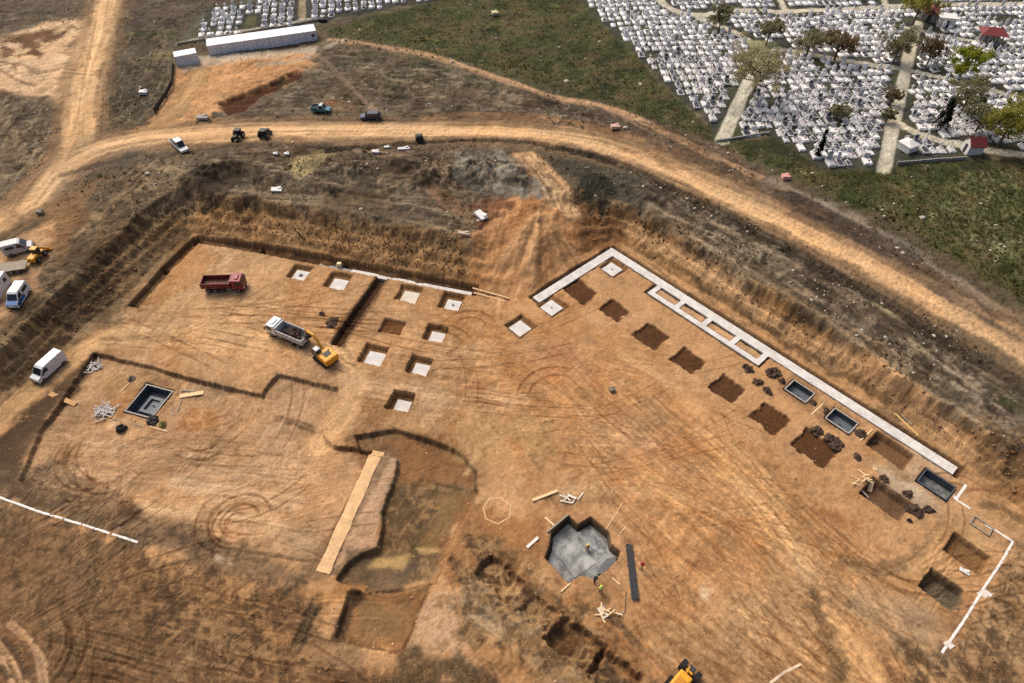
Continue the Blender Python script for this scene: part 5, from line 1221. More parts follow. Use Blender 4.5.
def np_mesh(name, V, F, mats, mi=None, smooth=False):
    V = np.asarray(V, np.float32); F = np.asarray(F, np.int32); d = bpy.data.meshes.new(name); k = F.shape[1]
    d.vertices.add(len(V)); d.vertices.foreach_set('co', V.ravel()); d.loops.add(F.size); d.loops.foreach_set('vertex_index', F.ravel())
    d.polygons.add(len(F)); d.polygons.foreach_set('loop_start', np.arange(0, F.size, k, dtype=np.int32))
    if mi is not None: d.polygons.foreach_set('material_index', np.asarray(mi, np.int32))
    if smooth: d.polygons.foreach_set('use_smooth', np.ones(len(F), bool))
    for m in mats: d.materials.append(m)
    d.update(calc_edges=True); d.validate(); return d
fg = bpy.data.objects.new('far_graves', np_mesh('far_graves', np.concatenate(allV), np.concatenate(allF), FM, allM)); COL.objects.link(fg)
tag(fg, 'dense mass of white graves filling the far sections of the cemetery', 'graves', None, 'stuff')
# chapels, vault and walls of the cemetery
RT = mat('red_roof_tiles', (118, 46, 44), .7, .22, 4); WALLW = mat('white_wall', (222, 220, 214), .8, .08, 2); WALLG = mat('grey_wall', (150, 146, 138), .85, .2, 2)
def hip(mb, hx, hy, z, h, ridge):
    v = [mb.bm.verts.new(p) for p in [(-hx, -hy, z), (hx, -hy, z), (hx, hy, z), (-hx, hy, z), (-ridge, 0, z + h), (ridge, 0, z + h)]]
    for f in [(0, 1, 5, 4), (1, 2, 5), (2, 3, 4, 5), (3, 0, 4), (3, 2, 1, 0)]: mb.bm.faces.new([v[i] for i in f])
    return mb
p = P(988, 43, UP); t = empty('chapel', (p[0], p[1], gz(*p)), -.25); tag(t, 'grey open chapel with a wide dark red hipped roof among the graves', 'chapel')
b = MB().box((0, 0, .15), (5.2, 4.0, .3)).box((0, 1.2, 1.6), (4.6, 1.4, 2.8)); b.build('wall', WALLG, t)
for x in (-2.3, -.8, .8, 2.3): MB().box((x, -1.7, 1.6), (.3, .3, 2.6)).build('column', WALLG, t)
hip(MB(), 3.3, 2.7, 2.95, 1.2, 1.3).build('roof', RT, t)
p = P(928, 20, UP); t = empty('chapel', (p[0], p[1], gz(*p)), -.5); tag(t, 'small chapel with a dark red roof at the head of the cemetery path', 'chapel')
MB().box((0, 0, 1.3), (4.2, 2.8, 2.6)).build('wall', WALLG, t); MB().prism([(-2.0, 2.6), (2.0, 2.6), (0, 3.9)], -2.5, 2.5).build('roof', RT, t); MB().box((0, -1.42, 1.1), (.9, .06, 2)).build('door', GD, t)
p = P(944, 25, UP); t = empty('burial_vault', (p[0], p[1], gz(*p)), -.2); tag(t, 'white flat roofed burial vault beside the red roofed chapel', 'vault')
MB().box((0, 0, 1.3), (4.2, 3.0, 2.6)).build('wall', WALLW, t); MB().box((0, 0, 2.72), (4.7, 3.5, .22), bev=.05).build('roof', WALLW, t); MB().box((0, -1.52, 1.05), (1.0, .06, 2)).build('door', GD, t)
p = P(971, 151, UP); t = empty('chapel', (p[0], p[1], gz(*p)), math.radians(-20)); tag(t, 'little white gabled chapel with a brick red roof at the cemetery edge', 'chapel')
MB().prism([(-1.35, 0), (1.35, 0), (1.35, 2.4), (0, 3.6), (-1.35, 2.4)], -1.6, 1.6).build('wall', WALLW, t)
for ch in list(t.children): ch.rotation_euler = (0, 0, math.radians(-70))
rf = MB()
for s in (-1, 1): rf.prism([(0, 3.66), (s * 1.7, 2.15), (s * 1.7, 2.27), (0, 3.8)], -1.75, 1.75)
rf = rf.build('roof', RT, t); rf.rotation_euler = (0, 0, math.radians(-70))
dr = MB().box((0, -1.62, 1.15), (.8, .06, 1.9)).build('door', GD, t); dr.rotation_euler = (0, 0, math.radians(-70))
p = P(906, 150, UP); t = empty('burial_vault', (p[0], p[1], gz(*p)), .5); tag(t, 'bright white burial vault at the foot of the main cemetery path', 'vault')
MB().box((0, 0, .8), (2.8, 3.0, 1.6), bev=.06).build('wall', WALLW, t); hip(MB(), 1.6, 1.7, 1.6, .7, .4).build('roof', WALLW, t)
def lowwall(a, b, label, hgt=.7, m=WALLG):
    A_, B2 = Vector((*P(*a, UP), 0)), Vector((*P(*b, UP), 0)); d = B2 - A_; n = max(1, int(d.length / 4)); h = math.atan2(d.y, d.x); mb = MB(); c = (A_ + B2) / 2
    zb = gz(c.x, c.y)
    for i in range(n):
        q = A_ + d * ((i + .5) / n); mb.box(((i + .5) / n * d.length - d.length / 2, 0, gz(q.x, q.y) - zb + hgt / 2 - .2), (d.length / n, .25, hgt + .4))
    o = mb.build('boundary_wall', m); o.location = (c.x, c.y, zb); o.rotation_euler = (0, 0, h); tag(o, label, 'wall')
lowwall((716, 142), (769, 134), 'low pale wall closing the cemetery south of the tree lined path', .6, WALLG)
lowwall((897, 164), (966, 159), 'low grey wall in front of the graves left of the white gabled chapel', .7, WALLG)
lowwall((177, 45), (322, 20), 'low pale wall behind the long white cabin row', .5, mat('dusty_wall', (160, 148, 128), .9, .2, 1))
# ------------------------------------------------------------------ trees
BARK = mat('bark', (92, 78, 62), .95, .3, 4)
def leafmat(name, rgb, rgb2):
    m, t, b = new_mat(name); n = t.nodes.new('ShaderNodeTexNoise'); n.inputs['Scale'].default_value = .9; n.inputs['Detail'].default_value = 6
    tcn = t.nodes.new('ShaderNodeTexCoord'); t.links.new(tcn.outputs['Object'], n.inputs['Vector'])
    r = t.nodes.new('ShaderNodeValToRGB'); r.color_ramp.elements[0].position = .35; r.color_ramp.elements[1].position = .65
    r.color_ramp.elements[0].color = (*(lin(rgb2) / KALB), 1); r.color_ramp.elements[1].color = (*(lin(rgb) / KALB), 1)
    t.links.new(n.outputs[0], r.inputs[0]); t.links.new(r.outputs[0], b.inputs['Base Color']); b.inputs['Roughness'].default_value = .8; b.inputs['Specular IOR Level'].default_value = .1; b.inputs['Transmission Weight'].default_value = 0
    tr = t.nodes.new('ShaderNodeBsdfTranslucent'); t.links.new(r.outputs[0], tr.inputs[0]); mxs = t.nodes.new('ShaderNodeMixShader'); mxs.inputs[0].default_value = .5
    t.links.new(b.outputs[0], mxs.inputs[1]); t.links.new(tr.outputs[0], mxs.inputs[2]); t.links.new(mxs.outputs[0], t.nodes['Material Output'].inputs['Surface'])
    return m
L_OL = leafmat('olive_leaves', (160, 156, 116), (116, 114, 82)); L_YG = leafmat('fresh_leaves', (178, 172, 86), (124, 124, 56)); L_GR = leafmat('green_leaves', (168, 172, 56), (112, 124, 38)); L_PA = leafmat('pale_twigs', (204, 194, 150), (156, 146, 110))
L_DK = leafmat('dark_needles', (40, 46, 30), (24, 28, 20)); L_BR = leafmat('budding_twigs', (146, 124, 92), (108, 94, 68))
def make_tree(name, seed, H, R, leaf, n, label, crown0=.3, thin=.5, conif=False):
    rg = np.random.default_rng(seed); t = empty(name, (0, 0, 0)); tb = MB()
    tb.cyl((0, 0, -.2), (.1, 0, H * .55), R * .045 + .06, 8, r2=R * .028 + .04); tb.cyl((.1, 0, H * .55), (.15, .1, H * .9), R * .028 + .04, 7, r2=.03)
    tips = []
    if conif:
        for k in range(60):
            z = H * (.08 + .9 * rg.random()); rr = R * (1 - z / H) ** .8; a = rg.random() * 6.28; tips.append((rr * math.cos(a) * .6, rr * math.sin(a) * .6, z, .22 * R + .2))
    else:
        nl = 11
        for k in range(nl):
            a = k * 2.4 + rg.random(); z0 = H * (crown0 + .35 * rg.random()); rr = R * (.5 + .5 * rg.random()); z1 = z0 + H * (.12 + .33 * rg.random())
            e = (rr * math.cos(a), rr * math.sin(a), z1); tb.cyl((.08, 0, z0), e, R * .02 + .03, 6, r2=.02)
            for q in range(5):
                f = .35 + .65 * rg.random(); tips.append((e[0] * f + rg.normal(0, R * .16), e[1] * f + rg.normal(0, R * .16), z0 + (z1 - z0) * f + rg.normal(0, H * .06) + .1 * H, R * (.10 + .14 * rg.random())))
        for q in range(8): tips.append((rg.normal(0, R * .25), rg.normal(0, R * .25), H * (.8 + .15 * rg.random()), R * .18))
    tb.build('trunk', BARK, t)
    tips = np.array(tips); pick = rg.integers(0, len(tips), n); c = tips[pick, :3]; r = tips[pick, 3:4]
    d = rg.normal(size=(n, 3)); d /= np.linalg.norm(d, axis=1, keepdims=True); pos = c + d * r * rg.random((n, 1)) ** .4
    sz = (.11 + .17 * rg.random((n, 1))) * (1 if not conif else .8)
    a1 = rg.normal(size=(n, 3)); a1 /= np.linalg.norm(a1, axis=1, keepdims=True); a2 = np.cross(a1, rg.normal(size=(n, 3))); a2 /= np.linalg.norm(a2, axis=1, keepdims=True)
    V = np.stack([pos - a1 * sz, pos + a2 * sz * .7, pos + a1 * sz, pos - a2 * sz * .7], 1).reshape(-1, 3); F = np.arange(4 * n).reshape(-1, 4)
    cr = bpy.data.objects.new('crown', np_mesh('crown', V, F, [leaf])); COL.objects.link(cr); cr.parent = t
    return t
TREES = [
 (752,100,11,7.6,L_PA,5200,'tallest pale half bare tree straddling the beige path near the cemetery front',.3),
 (718,33,6.5,3.2,L_OL,1500,'small olive tree at the bend of the upper cemetery path',.3),
 (766,45,6.5,3.6,L_OL,1600,'small olive tree just above the tall half bare tree',.3),
 (806,56,6.5,4.0,L_OL,1700,'olive tree left of the brownish one above the slanting path',.25),
 (834,60,7,4.6,L_BR,2000,'brownish budding tree above the slanting cemetery path',.25),
 (893,62,8,4.2,L_OL,2000,'olive tree on the left side of the main cemetery path',.2),
 (912,26,8,4.6,L_YG,2200,'pale green tree at the upper end of the main cemetery path',.3),
 (926,66,7,3.2,L_BR,1500,'dark twiggy tree on the right side of the main cemetery path',.2),
 (959,78,7.5,4.0,L_GR,2600,'bright yellow green round tree in the middle of the graves',.2),
 (961,112,7.5,4.2,L_OL,2000,'olive tree behind the dark conifer',.2),
 (974,134,6.5,3.6,L_OL,1800,'olive tree right behind the white gabled chapel',.2),
 (997,147,9,5.0,L_YG,2800,'large yellow green tree right of the white gabled chapel',.25),
 (1014,132,7.5,4.0,L_YG,2000,'yellow green tree at the right edge of the photo',.25),
 (836,120,3.5,2.2,L_OL,900,'low olive bush growing among the graves of the middle section',.1),
 (890,104,4,1.8,L_BR,800,'brown shrub at the left edge of the main path, upper one',.1),
 (886,122,3.5,1.6,L_OL,700,'olive shrub at the left edge of the main path, lower one',.1)]
for k, (px, py, H, R, lf, n, lb, c0) in enumerate(TREES):
    t = make_tree('leafy_tree' if H > 4.5 else 'shrub', 40 + k, H, R * (1.2 if k else 1), lf, int(n * (1.8 if k else 1.2)), lb, c0); p = P(px, py, UP); t.location = (p[0], p[1], gz(*p)); tag(t, lb, 'tree' if H > 4.5 else 'shrub', 'trees of the cemetery')
for k, (px, py, H, R, lb) in enumerate([(939, 129, 7.5, 2.3, 'dark green conifer standing below the olive tree among the graves'), (817, 157, 6.5, .9, 'thin dark cypress at the front edge of the graves')]):
    t = make_tree('conifer', 70 + k, H, R, L_DK, 2200 if k == 0 else 1100, lb, .1, .5, True); p = P(px, py, UP); t.location = (p[0], p[1], gz(*p)); tag(t, lb, 'tree', 'trees of the cemetery')
# ------------------------------------------------------------------ soil clods beside the right-hand footings
CL = [(747,368,1.3,'long dark clod heap at the outer corner of the ladder'),(775,373,1.5,'wide dark clod heap between ladder end and first grey footing box'),(757,383,1.2,'round dark clod heap below the ladder corner'),
 (767,390.5,1.2,'dark clod heap lowest in the group by the ladder end'),(782,382.5,.9,'small dark clod heap touching the first grey footing box'),(813,403,.9,'brown clod heap on the lower side of the first grey footing box'),
 (826,412,1.1,'dark clod heap on the upper side of the second grey footing box'),(817,431,1.5,'large dark clod heap on the upper edge of the last scraped pit'),(829,438,1.3,'dark clod heap in the middle of the last scraped pit edge'),
 (836,444,1.4,'dark clod heap at the right corner of the last scraped pit'),(860,433,1.2,'dark clod heap below the second grey footing box'),(871,442,1.0,'dark clod heap at the upper corner of the brown pit'),
 (857.5,457,.9,'lone round dark clod heap left of the brown pit'),(885,479,1.0,'dark clod heap at the top of the pit with the pale plank'),(907,494,1.0,'loose dark clod heap between two open pits'),
 (915,511,1.6,'wide dark clod heap left of the dark grey footing box'),(928,510,1.1,'dark clod heap right of the wide one, below the dark grey footing box'),(910,521,.6,'tiny dark clod heap below the wide heap'),
 (332,323,1.7,'dark earth heap left of the cross trench near the white truck'),(322,314,.7,'small dark earth heap above the heap by the cross trench')]
for k, (px, py, r, lb) in enumerate(CL):
    p = G(px, py); o = clod('soil_heap', 100 + k, r * .95, .36 + .14 * r, DARKSOIL, n=4); o.location = p - Vector((0, 0, .12)); o.rotation_euler = (0, 0, random.random() * 6); tag(o, lb, 'soil heap', 'dark soil heaps')
# ------------------------------------------------------------------ planks, pipes, lime lines, scrap
def plank(pa, pb, wd, th, m, label, cat='plank', name='plank', grp=None, lift=.02):
    a, b = G(*pa), G(*pb); d = b - a; h = math.atan2(d.y, d.x); pit = math.atan2(d.z, math.hypot(d.x, d.y)); L = d.length
    o = MB().box((0, 0, th / 2), (L, wd, th), bev=min(.02, th * .2)).build(name, m); o.location = (a + b) / 2 + Vector((0, 0, lift)); o.rotation_euler = Matrix.Rotation(h, 3, 'Z').to_4x4().to_euler()
    o.rotation_euler = (0, -pit, h); tag(o, label, cat, grp); return o
PK = mat('fresh_timber', (228, 198, 150), .8, .15, 4)
plank((532.5,501),(557.5,491.5),.42,.25,PK,'thick pale beam lying upper left of the central pit')
plank((606,530),(623,503),.12,.12,WOOD,'thin pale pole leaning at the upper right rim of the central pit')
plank((547,533),(568,516),.25,.3,WOODG,'weathered board along the upper left rim of the central pit')
plank((545,518),(554,526),.3,.15,PK,'short pale board stub above the weathered rim board')
plank((527,548),(538,538),.42,.18,mat('whitish_timber', (228,218,204), .8,.12,4),'whitish board at the left of the central pit')
plank((561,592),(570,584),.2,.12,PK,'short pale stake at the lower tip of the central pit')
plank((612,578),(620,585),.16,.1,PK,'short pale board right of the worker with the green vest')
plank((620,534),(626,527),.14,.1,WOOD,'short brown stake right of the central pit rim')
plank((875,468),(869,492),.62,.14,PK,'broad pale plank lying across the corner of an open brown pit')
plank((857,486),(868,498),.25,.12,mat('whitish_timber',(228,218,204)),'short whitish plank at the lower left of the open brown pit')
plank((858,470),(866,476),.2,.1,PK,'short pale plank highest in the scattered group near the clods'); plank((851,476),(860,481),.18,.1,WOOD,'short tan plank lowest left in the scattered group near the clods')
plank((811,415),(823,404),.22,.1,PK,'pale plank between the first and second grey footing boxes'); plank((860,441),(872,430),.22,.1,PK,'pale plank between the second grey footing box and the brown pit')
plank((50,394),(76,405),.8,.2,mat('tan_timber',(206,160,106),.85,.2,3),'broad tan board at the edge of the west excavation below the white van')
plank((180,397),(204,393),.75,.2,PK,'broad pale board right of the stepped form'); plank((182,391),(196,392),.3,.15,WOODG,'narrow grey board above the broad pale board')
plank((122,392),(129,384),.14,.1,PK,'thin pale batten upper left of the stepped form'); plank((178,412),(183,398),.14,.1,WOODG,'thin grey batten right of the stepped form')
plank((113,419),(142,427),.14,.1,WOODG,'long thin batten below the stepped form, left'); plank((150,427),(168,432),.16,.1,PK,'long pale batten below the stepped form, right')
plank((139,379),(144,388),.14,.1,WOODG,'short batten at the top corner of the stepped form'); plank((172,407),(174,416),.16,.1,WOODG,'short whitish batten near the right corner of the stepped form')
plank((905,440),(938,468),.0001+.18,.1,PK,'long thin batten between the open pit and the strip footing') if False else None
plank((895,414),(918,436),.3,.08,mat('yellow_timber',(214,176,112),.8,.2,4),'pale batten lying on the bench beyond the strip footing, lower'); plank((901,415),(912,425),.25,.08,WOODG,'grey batten lying on the bench beyond the strip footing, upper')
plank((600,607),(606,618),.9,.1,mat('white_board',(214,202,190),.8,.15,2),'whitish board sheet below the worker with the green vest'); plank((617,616),(624,612),.25,.12,WOODG,'short grey board beside the whitish sheet')
plank((625,612),(626,592),.08,.08,STEEL,'thin dark bar lying below the dark steel bundle','bar','steel_bar')
# dark steel bundle
a, b = G(628.5, 544.5), G(635.5, 602); d = b - a; h = math.atan2(d.y, d.x)
t = empty('rebar_bundle', (a + b) / 2, h); tag(t, 'long dark bundle of steel bars lying right of the central pit', 'steel bars')
mb = MB()
for i in range(12):
    for j in range(2): mb.cyl((-d.length / 2 + random.random() * .3, -.42 + i * .076, .16 + j * .075), (d.length / 2 - random.random() * .4, -.42 + i * .076 + random.uniform(-.03, .03), .16 + j * .075), .04, 6)
mb.build('bars', STEEL, t)
for i in range(4): MB().box((-d.length * .38 + i * d.length * .25, 0, .06), (.14, 1.15, .12)).build('bearer', WOODG, t)
# lime lines
def line(pts, wd, label, m=LIME, name='lime_line', cat='marking line', grp=None, th=.03):
    P3 = [G(*q) for q in pts]; mb = MB(); L = []
    for a, b in zip(P3[:-1], P3[1:]):
        n = max(2, int((b - a).length / .5))
        for i in range(n + (b == P3[-1])): L.append(a.lerp(b, i / n))
    prev = None
    for i, q in enumerate(L):
        d = (L[min(i + 1, len(L) - 1)] - L[max(i - 1, 0)]); d.z = 0; d.normalize(); s = Vector((-d.y, d.x, 0)); w2 = wd / 2 * (.9 + .2 * random.random())
        z1, z2, z0 = gz(*(q + s * w2).xy) + th, gz(*(q - s * w2).xy) + th, gz(q.x, q.y) + th * 1.4
        ring = [mb.bm.verts.new((q.x + s.x * w2, q.y + s.y * w2, z1 - .12)), mb.bm.verts.new((q.x + s.x * w2, q.y + s.y * w2, z1)), mb.bm.verts.new((q.x, q.y, z0)), mb.bm.verts.new((q.x - s.x * w2, q.y - s.y * w2, z2)), mb.bm.verts.new((q.x - s.x * w2, q.y - s.y * w2, z2 - .12))]
        if prev:
            for k in range(4): mb.bm.faces.new((prev[k], prev[k + 1], ring[k + 1], ring[k]))
            mb.bm.faces.new((prev[4], prev[0], ring[0], ring[4]))
        else: mb.bm.faces.new(ring)
        prev = ring
    mb.bm.faces.new(prev[::-1]); o = mb.build(name, m); tag(o, label, cat, grp); return o
line([(-6,495.5),(40,512),(90,527),(138,542.5)], .30, 'long straight white line on the rough ground at the left edge')
line([(985,525),(998,532),(1012.5,542),(1000,564),(985,586),(963,622),(941.5,653)], .29, 'white line with a sharp corner around the two pits at the lower right')
line([(946,494),(955,499),(970,509)], .28, 'short white line from the dark footing box to the grey frame')
line([(956,499),(966,485)], .4, 'short white line stub at the end of the strip footing')
line([(770,683),(785,672),(801,664)], .3, 'faint white line curving at the bottom edge', mat('dusty_lime', (206, 184, 156), .95, .2, 2))
line([(483,508),(490,499),(501,498),(511,507),(510,517),(498,524),(486,519),(483,508)], .2, 'thin pale chalk ring drawn on the ground left of the central pit', mat('pale_chalk', (206, 172, 128), .95, .2, 2))
for k, (px, py, rx, ry, lb) in enumerate([(985,594,.9,.6,'white lime patch spilt on the right hand line'),(949,645,.6,.5,'small white lime patch near the lower end of the right hand line')]):
    c = P(px, py); mb = MB(); n = 22; pts = [(rx * math.cos(2*PI*i/n) * (.7 + .5 * random.random()), ry * math.sin(2*PI*i/n) * (.7 + .5 * random.random())) for i in range(n)]
    mb.poly(pts, -.1, .07); o = mb.build('lime_patch', mat('lime_patch', (214, 204, 194), .95, .15, 2)); o.location = (c[0], c[1], gz(*c)); tag(o, lb, 'lime patch')
# grey frame at the corner of the white line
p = G(981, 526); t = empty('timber_frame', p, ang_of(RX)); tag(t, 'grey rectangular timber frame lying on the white line near the right edge', 'frame')
for s in (-1, 1): MB().box((0, s * .75, .1), (2.7, .22, .18)).build('long_board', WOODG, t); MB().box((s * 1.24, 0, .1), (.2, 1.28, .17)).build('end_board', WOODG, t)
# scrap, sheets and bins
def heap(px, py, r, h, m, label, cat, name, seed): 
    o = clod(name, seed, r, h, m, n=3); o.location = G(px, py) - Vector((0, 0, .08)); tag(o, label, cat); return o
heap(122,429,1.1,.8,mat('black_scrap',(44,42,42),.8,.4,4),'black scrap pile below the left corner of the stepped form','scrap','scrap_pile',201)
heap(154,421,1.3,.7,mat('black_scrap'  ,(44,42,42)),'black scrap pile at the lower corner of the stepped form','scrap','scrap_pile',202)
heap(163,426,.8,.5,mat('olive_cover',(128,122,72),.85,.3,3),'olive cover bundled at the lower right corner of the stepped form','cover','cover_bundle',203)
heap(132,379,.9,.5,mat('grey_scrap',(118,104,92),.9,.3,3),'grey rubble heap at the top of the stepped form','rubble','rubble_heap',204)
def stickpile(px, py, n, L, m, label, seed):
    rg = random.Random(seed); mb = MB()
    for i in range(n):
        a = rg.random() * 3.14; x, y, z = rg.gauss(0, .7), rg.gauss(0, .5), .08 + .3 * rg.random(); l = L * (.5 + .6 * rg.random())
        mb.box((x, y, z), (l, .16, .06), rz=a, ry=rg.gauss(0, .12))
    o = mb.build('board_pile', m); o.location = G(px, py); tag(o, label, 'board pile', 'loose board piles')
GW_ = mat('silver_timber', (176, 172, 166), .8, .2, 4)
stickpile(95, 367, 22, 2.4, GW_, 'loose pile of grey boards at the north west corner of the west excavation', 1); stickpile(105, 412, 34, 2.8, GW_, 'large loose pile of grey boards left of the stepped form', 2)
stickpile(571, 498, 8, 1.6, mat('whitish_timber',(228,218,204)), 'small whitish board scraps above the central pit', 3); stickpile(862, 482, 7, 1.5, PK, 'pale board scraps left of the broad plank', 4)
stickpile(602, 612, 10, 1.4, PK, 'pale board scraps lying by the whitish sheet', 5)
def sheet(px, py, a, b, rz, m, label, th=.25, cat='sheet', name='scrap_sheet'):
    o = MB().box((0, 0, th / 2 + .1), (a, b, th), bev=.06, ry=.1).box((a * .2, b * .3, th + .12), (a * .4, b * .5, .12), bev=.04, ry=-.15).build(name, m); o.location = G(px, py); o.rotation_euler = (0, 0, rz); tag(o, label, cat); return o
WSC = mat('white_scrap', (220, 218, 214), .7, .1, 3)
sheet(277,191,2.1,1.3,.1,WSC,'white scrap sheet near the crest above the red truck',.4); sheet(481,217,2.6,1.5,-.9,WSC,'white tipped sheet on the crest by the clay ramp',.5)
sheet(376,153,1.6,.9,0,WSC,'left of three white scraps in the dark patch below the road',.4); sheet(387,148,1.2,.7,.2,WSC,'middle and smallest of three white scraps in the dark patch below the road',.25); sheet(404,150,2.6,.8,.25,WSC,'right and longest of three white scraps in the dark patch below the road',.4)
sheet(276,155,1.0,.7,0,WSC,'left of the two white scraps beside the yellow sand mound',.4); sheet(287,155,1.1,.8,.2,WSC,'right of the two white scraps beside the yellow sand mound',.4)
sheet(144,94,1.8,1.4,.2,WSC,'white block in the scrub between the two dirt roads',.7); sheet(615,129,2.0,1.3,.2,mat('pinkish_block',(206,168,150),.85,.2,3),'pinkish block lying between main road and grass',.7)
sheet(785,179,1.6,1.2,.1,mat('pink_block',(220,158,146),.85,.15,3),'pink block beside the side track near the cemetery',.8); sheet(495,15,1.8,1.5,.3,mat('cream_block',(206,196,150),.85,.15,3),'cream block in the grass near the top edge',.8)
sheet(203,119,2.4,1.6,.2,mat('grey_block',(160,152,144),.85,.25,2),'grey slab heap between orange yard and dirt road',.6); sheet(41,214,1.2,.9,.1,mat('grey_block2',(138,128,118),.85,.2,3),'grey block on the yard above the parked vans',.7)
sheet(964,572,1.3,.6,-.6,WSC,'small white sheet between the two pits at the lower right',.15); sheet(612,391,.9,.8,.3,mat('grey_bag',(126,118,96),.9,.25,3),'small grey bag alone on the open clay floor',.5)
sheet(323,22,2.2,1.6,.2,mat('black_scrap'),'black skip by the east end of the white cabin row',.9,'skip','skip'); sheet(464,235,2.2,.8,-.1,mat('pale_stone',(196,176,148),.9,.15,3),'pale stone slab on the crest left of the clay ramp',.5)
o = MB().box((0, 0, .45), (1.0, .8, .5), bev=.06).box((0, 0, .9), (.8, .7, .4), bev=.05, m=None).cyl((-.3, 0, .2), (.3, 0, .2), .2, 10).build('compactor', mat('pale_yellow_paint', (226, 206, 158), .6, .12, 3)); o.location = G(340, 267.5); tag(o, 'small pale yellow machine on the edge of the north trench', 'compactor')
# dark mesh fence along the scrub island
a = [(174,66),(173,84),(166,98),(155,113)]; P3 = [G(*q) for q in a]; t = empty('mesh_fence', P3[0]); tag(t, 'dark netting fence between the scrub island and the orange yard', 'fence')
mb = MB(); FN = mat('dark_netting', (58, 54, 48), .9, .3, 3)
for p_, q_ in zip(P3[:-1], P3[1:]):
    d = q_ - p_; h = math.atan2(d.y, d.x); c = (p_ + q_) / 2 - P3[0]; mb.box((c.x, c.y, c.z + .65), (d.length, .06, 1.2), rz=h)
mb.build('netting', FN, t)
for p_ in P3 + [P3[0].lerp(P3[1], .5), P3[2].lerp(P3[3], .5)]: MB().cyl(p_ - P3[0] - Vector((0, 0, .2)), p_ - P3[0] + Vector((0, 0, 1.5)), .06, 6).build('post', STEEL, t)
# ------------------------------------------------------------------ workers
SKIN = mat('skin', (186, 138, 108), .6, .08, 6)
def person(px, py, rz, top, legs, helmet, label, pose='stand', z=None):
    loc = G(px, py); t = empty('person', loc, rz); tag(t, label, 'person')
    bend = .5 if pose == 'bend' else .06
    def X_(s): return s * math.sin(bend)
    hipz = .92; cx = lambda l: (math.sin(bend) * l, hipz + math.cos(bend) * l)
    V = []; E = []; Rr = []
    def add(p, r, par=None):
        V.append(p); Rr.append(r)
        if par is not None: E.append((par, len(V) - 1))
        return len(V) - 1
    x1, z1 = cx(.25); x2, z2 = cx(.48); x3, z3 = cx(.60); x4, z4 = cx(.74)
    pel = add((0, 0, hipz), .15); wa = add((x1, 0, z1), .14, pel); ch = add((x2, 0, z2), .15, wa); nk = add((x3, 0, z3), .065, ch); hd = add((x4, 0, z4), .10, nk); add((x4 + .01, 0, z4 + .1), .09, hd)
    for s in (-1, 1):
        h_ = add((0, s * .10, hipz - .06), .10, pel); k_ = add((.05 + .06 * s, s * .12, .48), .075, h_); f_ = add((-.02 + .08 * s, s * .13, .09), .055, k_); add((.12 + .08 * s, s * .14, .05), .045, f_)
        sh = add((x2, s * .19, z2 + .02), .07, ch); el = add((x2 + .10, s * .26, z2 - .27), .05, sh); wr = add((x2 + .28, s * .20, z2 - .42), .04, el); add((x2 + .36, s * .18, z2 - .46), .04, wr)
    d = bpy.data.meshes.new('body'); d.from_pydata(V, E, []); o = bpy.data.objects.new('body', d); COL.objects.link(o); o.parent = t
    m = o.modifiers.new('skin', 'SKIN'); sv = d.skin_vertices[0].data
    for i, r in enumerate(Rr): sv[i].radius = (r, r); sv[i].use_root = (i == 0)
    o.modifiers.new('sub', 'SUBSURF').levels = 1; o.modifiers['sub'].render_levels = 2
    dg = bpy.context.evaluated_depsgraph_get(); dm = bpy.data.meshes.new_from_object(o.evaluated_get(dg)); o.modifiers.clear(); o.data = dm
    dm.materials.clear()
    for mm in (SKIN, top, legs, RUBBER): dm.materials.append(mm)
    for f in dm.polygons:
        c = f.center; f.use_smooth = True
        f.material_index = 3 if c.z < .12 else 2 if c.z < hipz - .02 and abs(c.x) < .35 and c.x < x2 + .05 else 0 if c.z > z3 or c.x > x2 + .27 else 1
    hm = MB(); bmesh.ops.create_uvsphere(hm.bm, u_segments=14, v_segments=8, radius=.145, matrix=Matrix.Translation((x4 + .01, 0, z4 + .07)) @ Matrix.Diagonal((1.05, .95, .8, 1)))
    hm.cyl((x4 + .04, 0, z4 + .05), (x4 + .04, 0, z4 + .075), .17, 14); hm.build('helmet', helmet, t, True)
    ve = MB().box((x1 * .5 + x2 * .5 - .0, 0, (z1 + z2) / 2 + .02), (.36, .44, .48), bev=.1, ry=bend); ve.build('vest', top, t, True)
    return t
HY = mat('yellow_helmet', (240, 196, 70), .4, .08, 5); HW = mat('white_helmet', (230, 228, 220), .4, .06, 5); CLD = mat('dark_clothes', (44, 46, 54), .9, .25, 6); RV = mat('red_clothes', (170, 48, 52), .85, .2, 6); GV = mat('green_vest', (190, 210, 90), .8, .15, 6); TN_ = mat('tan_clothes', (140, 112, 84), .9, .2, 6)
person(587, 551, 2.0, TN_, CLD, HY, 'worker in a yellow helmet standing on the grey cross shaped slab')
person(641.5, 568, -2.6, RV, CLD, mat('red_helmet', (190, 60, 60), .4, .08, 5), 'worker in red standing right of the dark steel bundle')
person(600.5, 592, 1.9, GV, CLD, GV, 'worker in a bright green vest at the lower right rim of the central pit')
person(594, 583, .8, CLD, CLD, mat('green_helmet', (110, 140, 90), .5, .1, 5), 'dark clothed worker bending at the lower edge of the slab', 'bend')
